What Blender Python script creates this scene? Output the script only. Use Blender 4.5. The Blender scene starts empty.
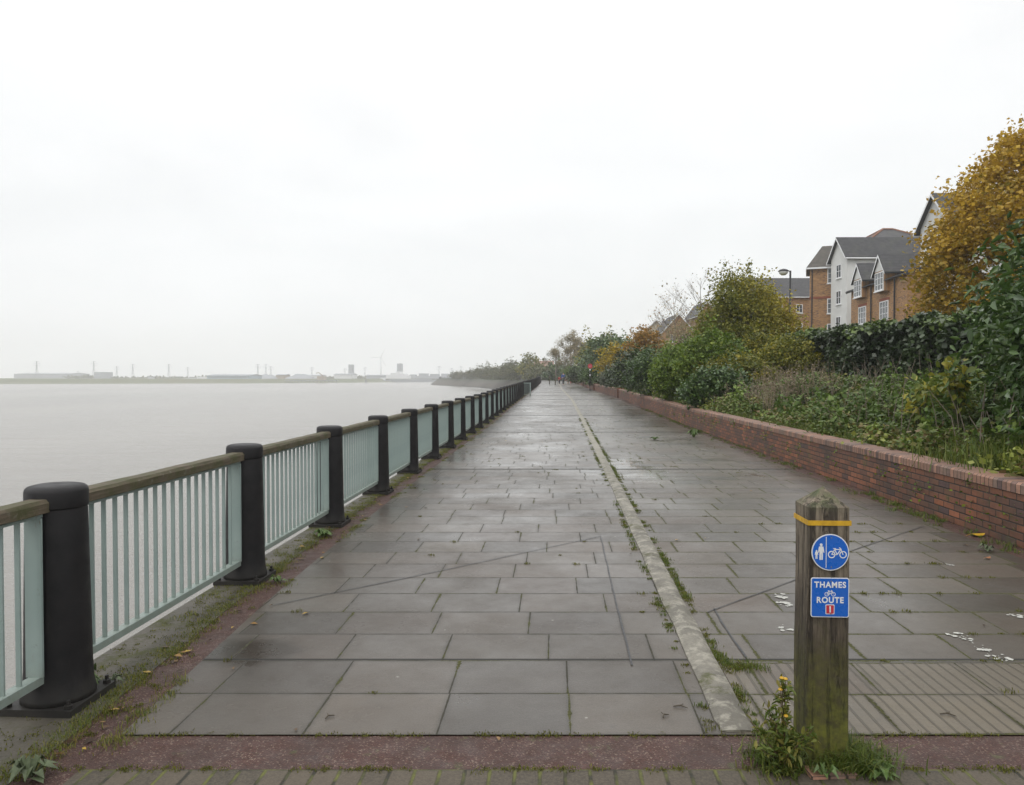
import bpy, bmesh, math, random
import numpy as np
from mathutils import Vector, Matrix
R = math.radians
sc = bpy.context.scene
col = sc.collection

# ------------------------------------------------------------------ camera
cd = bpy.data.cameras.new('camera'); cam = bpy.data.objects.new('camera', cd); col.objects.link(cam)
EYE = 1.65
cam.location = (0, 0, EYE)
cam.rotation_euler = (R(90) - math.atan(15 / 740), 0, 0)
cd.sensor_width = 36; cd.lens = 740 / 1024 * 36
cd.clip_start = 0.05; cd.clip_end = 6000
sc.camera = cam

# ------------------------------------------------------------------ world
w = bpy.data.worlds.new('World'); sc.world = w; w.use_nodes = True
nt = w.node_tree; nt.nodes.clear()
wo = nt.nodes.new('ShaderNodeOutputWorld'); bg = nt.nodes.new('ShaderNodeBackground')
sky = nt.nodes.new('ShaderNodeTexSky'); sky.sky_type = 'NISHITA'; sky.sun_disc = False
SUN_EL, SUN_AZ = R(48), R(215)          # azimuth clockwise from +Y: behind and to the left
sky.sun_elevation = SUN_EL; sky.sun_rotation = SUN_AZ; sky.air_density = 1.5; sky.dust_density = 3
tc = nt.nodes.new('ShaderNodeTexCoord')
sep = nt.nodes.new('ShaderNodeSeparateXYZ'); nt.links.new(tc.outputs['Generated'], sep.inputs[0])
ramp = nt.nodes.new('ShaderNodeValToRGB'); nt.links.new(sep.outputs['Z'], ramp.inputs[0])
cr = ramp.color_ramp
cr.elements[0].position = 0.0; cr.elements[0].color = (.62, .635, .64, 1)
cr.elements[1].position = 0.62; cr.elements[1].color = (1.0, 1.0, 1.0, 1)
e = cr.elements.new(0.45); e.color = (.67, .672, .675, 1)
e = cr.elements.new(0.2); e.color = (.615, .625, .63, 1)
mp = nt.nodes.new('ShaderNodeMapping'); mp.inputs['Scale'].default_value = (1, 1, 3.2)
nt.links.new(tc.outputs['Generated'], mp.inputs[0])
nz = nt.nodes.new('ShaderNodeTexNoise'); nz.inputs['Scale'].default_value = 2.3; nz.inputs['Detail'].default_value = 7; nz.inputs['Roughness'].default_value = .55; nz.inputs['Distortion'].default_value = .5
nt.links.new(mp.outputs[0], nz.inputs['Vector'])
mr = nt.nodes.new('ShaderNodeMapRange'); mr.inputs['From Min'].default_value = .3; mr.inputs['From Max'].default_value = .7
mr.inputs['To Min'].default_value = 15.6; mr.inputs['To Max'].default_value = 17.6
nt.links.new(nz.outputs['Fac'], mr.inputs['Value'])
vm = nt.nodes.new('ShaderNodeVectorMath'); vm.operation = 'SCALE'
nt.links.new(ramp.outputs[0], vm.inputs[0]); nt.links.new(mr.outputs[0], vm.inputs['Scale'])
mx = nt.nodes.new('ShaderNodeMixRGB'); mx.inputs[0].default_value = .95
nt.links.new(sky.outputs[0], mx.inputs[1]); nt.links.new(vm.outputs[0], mx.inputs[2])
nt.links.new(mx.outputs[0], bg.inputs['Color']); bg.inputs['Strength'].default_value = 0.1
nt.links.new(bg.outputs[0], wo.inputs['Surface'])

sd = bpy.data.lights.new('sun', 'SUN'); sun = bpy.data.objects.new('sun', sd); col.objects.link(sun)
sd.energy = 0.7; sd.angle = R(25); sd.color = (1, .96, .9)
sun.rotation_euler = Vector((-math.sin(SUN_AZ) * math.cos(SUN_EL), -math.cos(SUN_AZ) * math.cos(SUN_EL), -math.sin(SUN_EL))).to_track_quat('-Z', 'Y').to_euler()

sc.view_settings.view_transform = 'Standard'; sc.view_settings.look = 'None'
sc.view_settings.exposure = 0.0; sc.view_settings.gamma = 1; sc.view_settings.use_curve_mapping = False
sc.render.engine = 'CYCLES'
cy = sc.cycles
cy.max_bounces = 5; cy.diffuse_bounces = 3; cy.glossy_bounces = 2; cy.transmission_bounces = 2; cy.volume_bounces = 3; cy.transparent_max_bounces = 4
cy.use_denoising = True; cy.use_adaptive_sampling = True; cy.adaptive_threshold = 0.015
cy.sample_clamp_indirect = 6

# ------------------------------------------------------------------ node helper
class NT:
    def __init__(s, name):
        s.m = bpy.data.materials.new(name); s.m.use_nodes = True
        s.t = s.m.node_tree; s.t.nodes.clear()
        s.out = s.t.nodes.new('ShaderNodeOutputMaterial')
    def n(s, typ, ins=None, **at):
        nd = s.t.nodes.new('ShaderNode' + typ)
        for k, v in at.items(): setattr(nd, k, v)
        for k, v in (ins or {}).items(): s.set(nd.inputs[k], v)
        return nd
    def set(s, sock, v):
        if isinstance(v, bpy.types.NodeSocket): s.t.links.new(v, sock)
        elif isinstance(v, bpy.types.Node): s.t.links.new(v.outputs[0], sock)
        else:
            if isinstance(v, (tuple, list)) and len(v) == 3 and sock.type == 'RGBA': v = (*v, 1)
            sock.default_value = v
    def math(s, op, a, b=0.0, c=0.0, clamp=False):
        nd = s.t.nodes.new('ShaderNodeMath'); nd.operation = op; nd.use_clamp = clamp
        s.set(nd.inputs[0], a); s.set(nd.inputs[1], b); s.set(nd.inputs[2], c); return nd.outputs[0]
    def mix(s, f, a, b, mode='MIX'):
        nd = s.t.nodes.new('ShaderNodeMixRGB'); nd.blend_type = mode
        s.set(nd.inputs[0], f); s.set(nd.inputs[1], a); s.set(nd.inputs[2], b); return nd.outputs[0]
    def rng(s, v, a, b, c=0.0, d=1.0, smooth=False):
        nd = s.t.nodes.new('ShaderNodeMapRange'); nd.clamp = True
        if smooth: nd.interpolation_type = 'SMOOTHSTEP'
        for i, x in enumerate((v, a, b, c, d)): s.set(nd.inputs[i], x)
        return nd.outputs[0]
    def noise(s, vec, scale, detail=4, rough=.55, dist=0, out=0):
        nd = s.n('TexNoise', {'Scale': scale, 'Detail': detail, 'Roughness': rough, 'Distortion': dist})
        if vec is not None: s.t.links.new(vec, nd.inputs['Vector'])
        return nd.outputs[out]
    def white(s, x, y=0.0, z=0.0):
        c = s.n('CombineXYZ', {'X': x, 'Y': y, 'Z': z})
        nd = s.n('TexWhiteNoise', {'Vector': c.outputs[0]}, noise_dimensions='3D')
        return nd.outputs['Value'], nd.outputs['Color']
    def vec(s, v, sc3):
        nd = s.n('VectorMath', operation='MULTIPLY'); s.set(nd.inputs[0], v); nd.inputs[1].default_value = sc3; return nd.outputs[0]
    def bump(s, h, strength=.5, dist=.01, normal=None):
        nd = s.n('Bump', {'Strength': strength, 'Distance': dist, 'Height': h})
        if normal is not None: s.set(nd.inputs['Normal'], normal)
        return nd.outputs[0]
    def finish(s, color, rough=.6, normal=None, spec=.5, metal=0, **kw):
        p = s.n('BsdfPrincipled'); s.p = p
        s.set(p.inputs['Base Color'], color); s.set(p.inputs['Roughness'], rough); s.set(p.inputs['Specular IOR Level'], spec); s.set(p.inputs['Metallic'], metal)
        if normal is not None: s.set(p.inputs['Normal'], normal)
        for k, v in kw.items(): s.set(p.inputs[k], v)
        s.t.links.new(p.outputs[0], s.out.inputs['Surface']); return s.m
    def coords(s):
        c = s.n('TexCoord'); return c.outputs['Object']
    def pos(s): return s.n('NewGeometry').outputs['Position']
    def uv(s):
        c = s.n('TexCoord'); q = s.n('SeparateXYZ', {0: c.outputs['UV']}); return c.outputs['UV'], q.outputs[0], q.outputs[1]
    def tiles(s, u, v, wd, ht, offmode='half', seed=0.0):
        """running-bond or random-bond tiles; returns row, id value, id colour, distance to joints (along u, along v)"""
        rv = s.math('DIVIDE', v, ht); row = s.math('FLOOR', rv); fv = s.math('FRACT', rv)
        if offmode == 'half': off = s.math('MULTIPLY', s.math('MODULO', row, 2.0), .5)
        else: off = s.white(row, seed, 3.1)[0]
        ru = s.math('ADD', s.math('DIVIDE', u, wd), off); colm = s.math('FLOOR', ru); fu = s.math('FRACT', ru)
        idv, idc = s.white(colm, row, seed)
        du = s.math('MULTIPLY', s.math('MINIMUM', fu, s.math('SUBTRACT', 1.0, fu)), wd)
        dv = s.math('MULTIPLY', s.math('MINIMUM', fv, s.math('SUBTRACT', 1.0, fv)), ht)
        return row, idv, idc, du, dv, fu, fv

def simple(name, color, rough=.6, var=.25, scale=6, bump=.0, spec=.5, metal=0, color2=None, detail=5):
    n = NT(name); c = n.coords()
    f = n.rng(n.noise(c, scale, detail), .3, .7)
    c2 = color2 or tuple(x * (1 - var) for x in color)
    colr = n.mix(f, color, c2)
    nm = n.bump(n.noise(c, scale * 6, 4), bump, .01) if bump else None
    return n.finish(colr, n.rng(n.noise(c, scale * 2, 3), .3, .7, max(rough - .1, .05), min(rough + .1, 1)), nm, spec, metal)

MOSS = (.085, .095, .018)
def m_slabs(name, tactile=False):
    n = NT(name); uvv, u, v = n.uv(); P = n.pos()
    if tactile: row, idv, idc, du, dv, fu, fv = n.tiles(u, n.math('SUBTRACT', v, 3.39), .6, .43, 'random', 5.0)
    else: row, idv, idc, du, dv, fu, fv = n.tiles(u, n.math('SUBTRACT', v, 3.385), .62, .447, 'random', 1.0)
    wob = n.math('MULTIPLY', n.math('SUBTRACT', n.noise(P, 9, 3), .5), .012)
    d = n.math('ADD', n.math('MINIMUM', du, dv), wob)
    joint = n.rng(d, .002, .0075, 1, 0, True)
    halo = n.math('MULTIPLY', n.rng(d, .004, .035, 1, 0, True), n.rng(n.noise(P, 2.7, 4, .6), .25, .6, .25, 1))
    nz2 = n.noise(P, 14, 6, .72)
    base = n.mix(idv, (.042, .033, .025), (.138, .114, .088))
    if tactile: base = n.mix(idv, (.175, .145, .098), (.20, .165, .112))
    warm = n.rng(n.n('SeparateColor', {0: idc}).outputs[1], .55, 1, 0, .7)
    base = n.mix(warm, base, (.110, .078, .058))
    big = n.rng(n.noise(P, .55, 5, .6), .35, .68)
    base = n.mix(n.math('MULTIPLY', big, .5), base, (.048, .046, .043))
    med = n.rng(n.noise(P, 5, 6, .65), .42, .75)
    base = n.mix(n.math('MULTIPLY', med, .4), base, (.10, .089, .073))
    base = n.mix(n.math('MULTIPLY', halo, .45), base, (.035, .033, .028)); base = n.mix(n.rng(nz2, .55, .75, 0, .45), base, (.04, .038, .034))
    fine = n.noise(P, 120, 3, .7)
    base = n.mix(.35, base, n.mix(n.rng(fine, .3, .7), (.022, .020, .017), (.125, .112, .096)))
    # dark wet stain by the drain point
    sx = n.n('SeparateXYZ', {0: P})
    ex = n.math('POWER', n.math('DIVIDE', n.math('ADD', sx.outputs[0], 1.60), .42), 2); ey = n.math('POWER', n.math('DIVIDE', n.math('SUBTRACT', sx.outputs[1], 4.42), .24), 2)
    st = n.rng(n.math('ADD', n.math('ADD', ex, ey), n.math('MULTIPLY', n.math('SUBTRACT', n.noise(P, 6, 4), .5), 1.2)), .1, 1.3, .93, 0, True)
    base = n.mix(st, base, (.028, .020, .013))
    # lichen / gum dots
    vo = n.n('TexVoronoi', {'Vector': P, 'Scale': 3.1, 'Randomness': 1.0})
    dots = n.rng(n.math('ADD', vo.outputs['Distance'], n.math('MULTIPLY', n.noise(P, 70, 2), .05)), .045, .06, 1, 0)
    base = n.mix(n.math('MULTIPLY', dots, .55), base, (.36, .35, .31))
    base = n.mix(n.math('MULTIPLY', joint, .85), base, (.03, .028, .022))
    # moss creeping out of joints
    mn = n.rng(n.noise(P, 2.2, 4, .6), .47, .72)
    mu = n.math('LESS_THAN', du, dv); mn = n.math('MAXIMUM', n.math('MULTIPLY', mn, n.rng(mu, 0, 1, .45, 1)), n.math('MULTIPLY', n.rng(u, 3.4, 3.6, 0, .8), n.rng(n.noise(P, 1.7, 4, .6), .36, .55)))
    mw = n.math('ADD', n.math('MULTIPLY', mn, .006), n.math('MULTIPLY', n.math('MULTIPLY', mn, n.rng(n.noise(P, 35, 4, .75), .35, .7)), .022))
    ms = n.rng(n.math('SUBTRACT', d, mw), -.004, .002, 1, 0)
    base = n.mix(ms, base, n.mix(n.rng(n.noise(P, 60, 3), .3, .7), (.020, .022, .008), (.085, .085, .020)))
    # expansion seams every nine metres
    se = n.math('ABSOLUTE', n.math('SUBTRACT', n.math('PINGPONG', n.math('ADD', n.math('SUBTRACT', v, 4.30), 0.0), 4.5), 0.0))
    sw = n.math('ADD', .007, n.math('MULTIPLY', n.math('SUBTRACT', v, 4.0), .0035)); seam = n.rng(n.math('DIVIDE', se, sw), 1.0, 1.8, 1, 0)
    if not tactile: base = n.mix(n.math('MULTIPLY', seam, .9), base, (.02, .02, .018))
    # wetness
    wet = n.rng(n.noise(P, .45, 7, .66), .38, .62)
    px = n.math('POWER', n.math('DIVIDE', n.math('SUBTRACT', sx.outputs[0], 2.25), .45), 2); py = n.math('POWER', n.math('DIVIDE', n.math('SUBTRACT', sx.outputs[1], 13.6), 2.2), 2)
    pud = n.rng(n.math('ADD', n.math('ADD', px, py), n.math('MULTIPLY', n.math('SUBTRACT', n.noise(P, 1.6, 5), .5), 4.5)), .3, 1.1, 1, 0)
    puds = n.rng(n.noise(n.vec(P, (1, .45, 1)), .8, 5, .6), .62, .70)
    pud = n.math('MAXIMUM', pud, n.math('MULTIPLY', puds, n.rng(sx.outputs[1], 9, 14)))
    ro = n.math('ADD', n.rng(wet, 0, 1, .40, .22), n.math('ADD', n.math('MULTIPLY', idv, .08), n.math('MULTIPLY', n.rng(n.noise(P, 3.1, 6, .7), .35, .65), .16)))
    ro = n.math('MULTIPLY', n.math('MULTIPLY', ro, n.rng(v, 6, 24, 1, .85)), n.rng(st, 0, 1, 1, .6))
    ro = n.math('ADD', n.math('MULTIPLY', ro, n.math('SUBTRACT', 1.0, pud)), n.math('MULTIPLY', pud, .06))
    ro = n.math('MAXIMUM', ro, n.math('MULTIPLY', n.math('MAXIMUM', n.math('MAXIMUM', ms, seam), joint), .8))
    # relief
    sr = n.n('SeparateColor', {0: idc})
    tilt = n.math('ADD', n.math('MULTIPLY', fu, n.math('SUBTRACT', sr.outputs[0], .5)), n.math('MULTIPLY', fv, n.math('SUBTRACT', sr.outputs[2], .5)))
    h = n.math('ADD', n.math('MULTIPLY', tilt, .9), n.math('MULTIPLY', joint, -.6))
    if tactile:
        rg = n.math('FRACT', n.math('DIVIDE', u, .0667)); rg = n.rng(n.math('ABSOLUTE', n.math('SUBTRACT', rg, .5)), .38, .44, 1, 0)
        h = n.math('ADD', h, n.math('MULTIPLY', rg, 1.4))
        base = n.mix(n.math('MULTIPLY', n.math('SUBTRACT', 1.0, rg), .6), base, (.05, .043, .03))
    h = n.math('ADD', h, n.math('MULTIPLY', n.noise(P, 60, 5, .65), n.rng(v, 4, 14, .35, .12)))
    h = n.math('ADD', h, n.math('MULTIPLY', ms, .9))
    h = n.math('MULTIPLY', h, n.math('SUBTRACT', 1.0, n.math('MULTIPLY', pud, .95)))
    n1 = n.bump(h, .45 if not tactile else .7, .006)
    cw = n.math('MULTIPLY', n.math('SUBTRACT', 1.0, n.math('MAXIMUM', n.math('MAXIMUM', ms, seam), n.math('MAXIMUM', joint, n.math('MULTIPLY', halo, .6)))), n.rng(wet, 0, 1, .25, .75 if not tactile else .3))
    n2 = n.bump(n.math('MULTIPLY', h, .35), .3, .004)
    return n.finish(base, ro, n1, .3, **{'Coat Weight': n.math('MULTIPLY', cw, n.rng(v, 4, 16, .75, 1.25)), 'Coat Roughness': n.rng(wet, 0, 1, .30, .19), 'Coat IOR': 1.33, 'Coat Normal': n2})

def m_aggregate():
    n = NT('red_aggregate'); P = n.pos()
    vo = n.n('TexVoronoi', {'Vector': P, 'Scale': 150.0})
    s = n.n('SeparateColor', {0: vo.outputs['Color']})
    c = n.mix(s.outputs[0], (.036, .013, .009), (.080, .033, .024))
    c = n.mix(n.rng(s.outputs[1], .86, .95), c, (.17, .12, .09))
    c = n.mix(n.rng(n.noise(P, 4, 5), .4, .75, 0, .65), c, (.032, .018, .014))
    mo = n.rng(n.noise(P, 6, 5, .7), .60, .72)
    c = n.mix(mo, c, (.06, .065, .018))
    return n.finish(c, n.rng(n.noise(P, 9, 3), .3, .7, .45, .8), n.bump(vo.outputs['Distance'], .7, .004))

def m_concrete(name, c1, c2, moss=.5, scale=2.5):
    n = NT(name); P = n.pos()
    c = n.mix(n.rng(n.noise(P, scale, 7, .65), .35, .65), c1, c2)
    c = n.mix(n.rng(n.noise(P, 60, 3, .7), .3, .7, 0, .45), c, tuple(x * .4 for x in c1))
    if name == 'pale_kerb':
        sy = n.n('SeparateXYZ', {0: P}).outputs[1]; blk = n.white(n.math('FLOOR', n.math('DIVIDE', sy, .31)), 2.0)[0]; c = n.mix(n.rng(blk, .35, .75, 0, .6), c, (.09, .082, .064)); c = n.mix(n.rng(n.noise(P, 11, 5, .7), .5, .62, 0, .6), c, (.36, .34, .28))
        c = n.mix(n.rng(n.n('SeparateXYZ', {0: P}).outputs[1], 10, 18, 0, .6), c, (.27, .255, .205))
    mk = n.rng(n.noise(P, 3.3, 7, .72), .62 - moss * .25, .72 - moss * .2)
    c = n.mix(n.math('MULTIPLY', mk, .9), c, n.mix(n.noise(P, 60, 3), (.03, .036, .012), (.11, .115, .03)))
    h = n.math('ADD', n.math('MULTIPLY', n.noise(P, 45, 6, .7), .6), n.math('MULTIPLY', mk, n.noise(P, 80, 4, .7)))
    return n.finish(c, n.rng(mk, 0, 1, .6, .95), n.bump(h, .8, .012))

def m_pavers():
    n = NT('block_pavers'); uvv, u, v = n.uv(); P = n.pos()
    row, idv, idc, du, dv, fu, fv = n.tiles(u, n.math('SUBTRACT', v, 3.09), .105, .21, 'half', 9.0)
    d = n.math('ADD', n.math('MINIMUM', du, dv), n.math('MULTIPLY', n.math('SUBTRACT', n.noise(P, 25, 3), .5), .008))
    c = n.mix(idv, (.040, .033, .024), (.078, .062, .045))
    c = n.mix(n.rng(n.noise(P, 90, 3, .7), .35, .7, 0, .7), c, (.12, .10, .07))
    j = n.rng(d, .003, .011, 1, 0, True)
    c = n.mix(j, c, n.mix(n.rng(n.noise(P, 7, 4), .4, .6), (.022, .02, .012), (.10, .105, .02)))
    h = n.math('ADD', n.math('MULTIPLY', j, -.8), n.math('MULTIPLY', n.noise(P, 70, 4, .7), .5))
    return n.finish(c, .75, n.bump(h, .7, .008))

def m_brick(name, c1, c2, mortar, wd=.225, ht=.075, mj=.006, grime=.5, seed=2.0, mode='half', dark=(.04, .03, .025)):
    n = NT(name); uvv, u, v = n.uv(); P = n.pos()
    row, idv, idc, du, dv, fu, fv = n.tiles(u, v, wd, ht, mode, seed)
    d = n.math('ADD', n.math('MINIMUM', du, dv), n.math('MULTIPLY', n.math('SUBTRACT', n.noise(P, 30, 3), .5), .004))
    s = n.n('SeparateColor', {0: idc})
    c = n.mix(s.outputs[0], c1, c2)
    c = n.mix(n.rng(s.outputs[1], .72, .95, 0, .75), c, (.075, .05, .055))
    c = n.mix(n.rng(s.outputs[2], .8, .95, 0, .7), c, tuple(min(1, x * 1.45) for x in c1))
    c = n.mix(n.rng(n.noise(P, 25, 5, .7), .3, .75, 0, .45), c, dark)
    j = n.rng(d, mj * .6, mj * 1.1, 1, 0)
    c = n.mix(j, c, mortar)
    gr = n.rng(n.noise(P, 1.3, 6, .65), .42, .7, 0, grime)
    c = n.mix(gr, c, dark)
    mo = n.rng(n.noise(P, 3.1, 6, .7), .58, .70, 0, grime)
    c = n.mix(mo, c, (.07, .075, .022))
    h = n.math('ADD', n.math('MULTIPLY', j, -1.0), n.math('MULTIPLY', n.noise(P, 70, 4, .7), .35))
    return n.finish(c, .68, n.bump(h, .7, .008))

def m_timber():
    n = NT('weathered_timber'); c = n.coords()
    gr = n.noise(n.vec(c, (1, .03, 1)), 70, 6, .7, .4)
    cc = n.mix(n.rng(gr, .3, .7), (.050, .038, .024), (.15, .118, .078))
    cc = n.mix(n.rng(n.noise(c, 6, 6, .7), .38, .58, 0, .85), cc, (.055, .058, .018))
    cc = n.mix(n.rng(n.noise(c, 18, 3, .6), .62, .72, 0, .5), cc, (.2, .19, .15))
    return n.finish(cc, .8, n.bump(n.math('ADD', gr, n.noise(c, 40, 4)), .6, .006))

def m_post():
    n = NT('post_timber'); c = n.coords(); s = n.n('SeparateXYZ', {0: c})
    gr = n.noise(n.vec(c, (1, 1, .035)), 75, 7, .72, .6)
    cr = n.noise(n.vec(c, (1, 1, .06)), 22, 5, .7, .8)
    cc = n.mix(n.rng(gr, .3, .7), (.055, .042, .029), (.30, .25, .185))
    zn = n.math('ADD', s.outputs[2], n.math('MULTIPLY', n.math('SUBTRACT', n.noise(n.vec(c, (1, 1, .5)), 8, 5, .7), .5), .9)); cc = n.mix(n.rng(zn, .45, .85, .85, 0), cc, n.mix(gr, (.012, .009, .006), (.065, .045, .028)))
    cc = n.mix(n.rng(cr, .54, .62, 0, .85), cc, (.022, .017, .012))
    cc = n.mix(n.rng(n.noise(c, 11, 6, .7), .5, .68, 0, .5), cc, (.03, .026, .018))
    mh = n.math('ADD', s.outputs[2], n.math('MULTIPLY', n.math('SUBTRACT', n.noise(c, 9, 5, .7), .5), .7))
    mk = n.rng(mh, .02, .62, 1, 0)
    cc = n.mix(n.math('MULTIPLY', n.rng(mh, .3, 1.0, 1, 0), n.rng(n.noise(n.vec(c, (1, 1, .3)), 9, 5, .7), .35, .6, .25, .95)), cc, (.022, .015, .008))
    cc = n.mix(n.math('MULTIPLY', mk, n.rng(n.noise(c, 28, 4, .6), .3, .6, .25, 1)), cc, n.mix(n.noise(c, 50, 3), (.045, .055, .008), (.20, .20, .024)))
    topm = n.rng(s.outputs[2], 1.08, 1.13)
    cc = n.mix(n.math('MULTIPLY', topm, n.rng(n.noise(c, 20, 5), .42, .6)), cc, (.09, .10, .045))
    return n.finish(cc, .85, n.bump(n.math('SUBTRACT', gr, n.math('MULTIPLY', n.rng(cr, .54, .62), 2.0)), .8, .008))

def m_iron():
    n = NT('black_iron'); c = n.coords(); s = n.n('SeparateXYZ', {0: c})
    cc = n.mix(n.rng(n.noise(c, 5, 6, .65), .35, .7), (.009, .0085, .0095), (.018, .017, .018))
    cc = n.mix(n.rng(n.noise(n.vec(c, (1, 1, .25)), 9, 5, .7), .60, .75, 0, .4), cc, (.04, .038, .035))
    lo = n.rng(n.math('ADD', s.outputs[2], n.math('MULTIPLY', n.noise(c, 14, 5), .2)), .08, .26, .5, 0)
    cc = n.mix(lo, cc, (.05, .046, .038))
    return n.finish(cc, n.rng(n.noise(c, 12, 4), .3, .7, .45, .65), n.bump(n.noise(c, 90, 3), .15, .003), .3)

def m_teal():
    n = NT('teal_paint'); c = n.coords()
    cc = n.mix(n.rng(n.noise(c, 3, 6, .6), .35, .7), (.222, .286, .272), (.268, .332, .315))
    cc = n.mix(n.rng(n.noise(c, 22, 5, .7), .62, .72, 0, .5), cc, (.13, .14, .11))
    zz = n.n('SeparateXYZ', {0: c}).outputs[2]; cc = n.mix(n.rng(n.math('ADD', zz, n.math('MULTIPLY', n.noise(c, 17, 5, .7), .25)), .22, .42, .55, 0), cc, (.15, .15, .10)); cc = n.mix(n.rng(n.noise(n.vec(c, (1, 1, .15)), 31, 4, .7), .64, .70, 0, .7), cc, (.16, .09, .045))
    return n.finish(cc, .5, n.bump(n.noise(c, 60, 3), .15, .002))

def m_leaf(name, stops, rough=.5, trans=.25, spec=.35):
    n = NT(name)
    at = n.n('Attribute', attribute_name='tone')
    rp = n.n('ValToRGB', {0: at.outputs['Fac']}); c = rp.color_ramp
    c.elements[0].position = 0; c.elements[0].color = (*stops[0], 1); c.elements[1].position = 1; c.elements[1].color = (*stops[-1], 1)
    for i, s in enumerate(stops[1:-1]):
        e = c.elements.new((i + 1) / (len(stops) - 1)); e.color = (*s, 1)
    p = n.n('BsdfPrincipled', {'Base Color': rp.outputs[0], 'Roughness': rough, 'Specular IOR Level': spec})
    t = n.n('BsdfTranslucent', {'Color': rp.outputs[0]})
    mxs = n.n('MixShader', {0: trans}); n.t.links.new(p.outputs[0], mxs.inputs[1]); n.t.links.new(t.outputs[0], mxs.inputs[2])
    n.t.links.new(mxs.outputs[0], n.out.inputs['Surface']); return n.m

def m_water():
    n = NT('river_water'); P = n.pos()
    cc = n.mix(n.rng(n.noise(n.vec(P, (1, .25, 1)), .02, 5), .35, .65), (.165, .155, .138), (.215, .202, .180))
    h = n.math('ADD', n.noise(n.vec(P, (1, 1.8, 1)), 1.1, 6, .65), n.math('MULTIPLY', n.noise(n.vec(P, (.6, 2, 1)), .15, 4), 2.5))
    return n.finish(cc, .22, n.bump(h, .8, .18), .5)

def m_soil(name, a, b, scale=1.2):
    n = NT(name); P = n.pos()
    cc = n.mix(n.rng(n.noise(P, scale, 7, .7), .35, .65), a, b)
    return n.finish(cc, .95, n.bump(n.noise(P, 12, 6, .7), .9, .05))

def m_revet():
    n = NT('revetment_stone'); P = n.pos(); s = n.n('SeparateXYZ', {0: P})
    z = n.math('ADD', s.outputs[2], n.math('MULTIPLY', n.math('SUBTRACT', n.noise(P, .5, 5), .5), 1.4))
    cc = n.mix(n.rng(z, -1.2, .2), n.mix(n.noise(P, 2, 5), (.05, .044, .034), (.10, .088, .07)), n.mix(n.noise(P, 1.2, 4), (.022, .032, .012), (.04, .05, .02)))
    cc = n.mix(n.rng(z, -3.8, -3.0, .6, 0), cc, (.03, .03, .024))
    return n.finish(cc, .85, n.bump(n.noise(P, 3, 6, .7), .8, .1))

def m_slate(name, a, b):
    n = NT(name); uvv, u, v = n.uv(); P = n.pos()
    row, idv, idc, du, dv, fu, fv = n.tiles(u, v, .33, .3, 'half', 4.0)
    c = n.mix(idv, a, b)
    c = n.mix(n.rng(fv, .0, .12, .8, 0), c, tuple(x * .35 for x in a))
    c = n.mix(n.rng(n.noise(P, .8, 5, .65), .5, .7, 0, .45), c, (.07, .075, .05))
    return n.finish(c, .6, n.bump(fv, .5, .02))

M = {}
M['slabs'] = m_slabs('wet_paving_slabs'); M['tactile'] = m_slabs('ridged_paving', True)
M['agg'] = m_aggregate(); M['pavers'] = m_pavers()
M['coping_conc'] = m_concrete('mossy_concrete', (.100, .088, .066), (.055, .049, .034), .45)
M['kerb'] = m_concrete('pale_kerb', (.27, .25, .205), (.105, .096, .078), .25, 5)
M['brick'] = m_brick('red_brick', (.29, .100, .044), (.13, .066, .042), (.020, .016, .012), grime=.75, mj=.0075)
M['brick_cap'] = m_brick('brick_coping', (.36, .19, .125), (.23, .155, .12), (.04, .032, .024), wd=.075, ht=.6, grime=.3, seed=7.0)
M['timber'] = m_timber(); M['post'] = m_post(); M['iron'] = m_iron(); M['teal'] = m_teal()
M['water'] = m_water(); M['revet'] = m_revet()
M['soil'] = m_soil('bank_soil', (.035, .032, .018), (.05, .06, .02))
M['land'] = m_soil('land_grass', (.06, .075, .03), (.10, .10, .05), .05)
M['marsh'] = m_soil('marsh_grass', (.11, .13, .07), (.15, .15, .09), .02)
M['yellow'] = simple('yellow_band', (.62, .36, .02), .45, .3, 30)
M['blue'] = simple('sign_blue', (.012, .115, .50), .3, .1, 8)
M['white'] = simple('white_paint', (.72, .73, .74), .4, .1, 10)
M['signred'] = simple('sign_red', (.48, .03, .05), .35, .1, 10)
M['galv'] = simple('grey_steel', (.25, .25, .25), .45, .2, 10, metal=.6)
M['darkpaint'] = simple('dark_paint', (.02, .02, .024), .45, .2, 8)
M['sealant'] = simple('black_sealant', (.018, .018, .02), .4, .3, 20)
M['splash'] = simple('worn_white_paint', (.50, .50, .46), .7, .35, 60)
M['bark'] = simple('bark', (.085, .068, .048), .9, .5, 14, .6)
M['twig'] = simple('pale_twig', (.20, .165, .13), .9, .4, 14)
M['deadstem'] = simple('dry_stem', (.27, .215, .14), .9, .4, 14)
M['stem'] = simple('green_stem', (.09, .10, .035), .8, .4, 14)
M['render'] = simple('white_render', (.66, .665, .65), .8, .10, .7)
M['cream'] = simple('cream_render', (.50, .44, .33), .85, .2, .8)
M['upvc'] = simple('window_white', (.78, .79, .80), .35, .05, 3)
M['glass'] = simple('window_glass', (.06, .075, .09), .06, .3, .6, spec=.8)
M['hbrick'] = m_brick('tan_brick', (.42, .225, .085), (.33, .17, .066), (.24, .18, .12), grime=.12, seed=11.0, mj=.004, dark=(.16, .10, .06))
M['rbrick'] = simple('red_band_brick', (.26, .08, .045), .8, .2, 4)
M['slate'] = m_slate('grey_slate', (.024, .024, .028), (.042, .041, .045))
M['slate2'] = m_slate('mossy_tile', (.052, .046, .038), (.078, .068, .055))
M['rtile'] = simple('terracotta_ridge', (.22, .10, .06), .8, .25, 3)
M['redroof'] = m_slate('red_tile', (.22, .12, .09), (.26, .15, .11))
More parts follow.
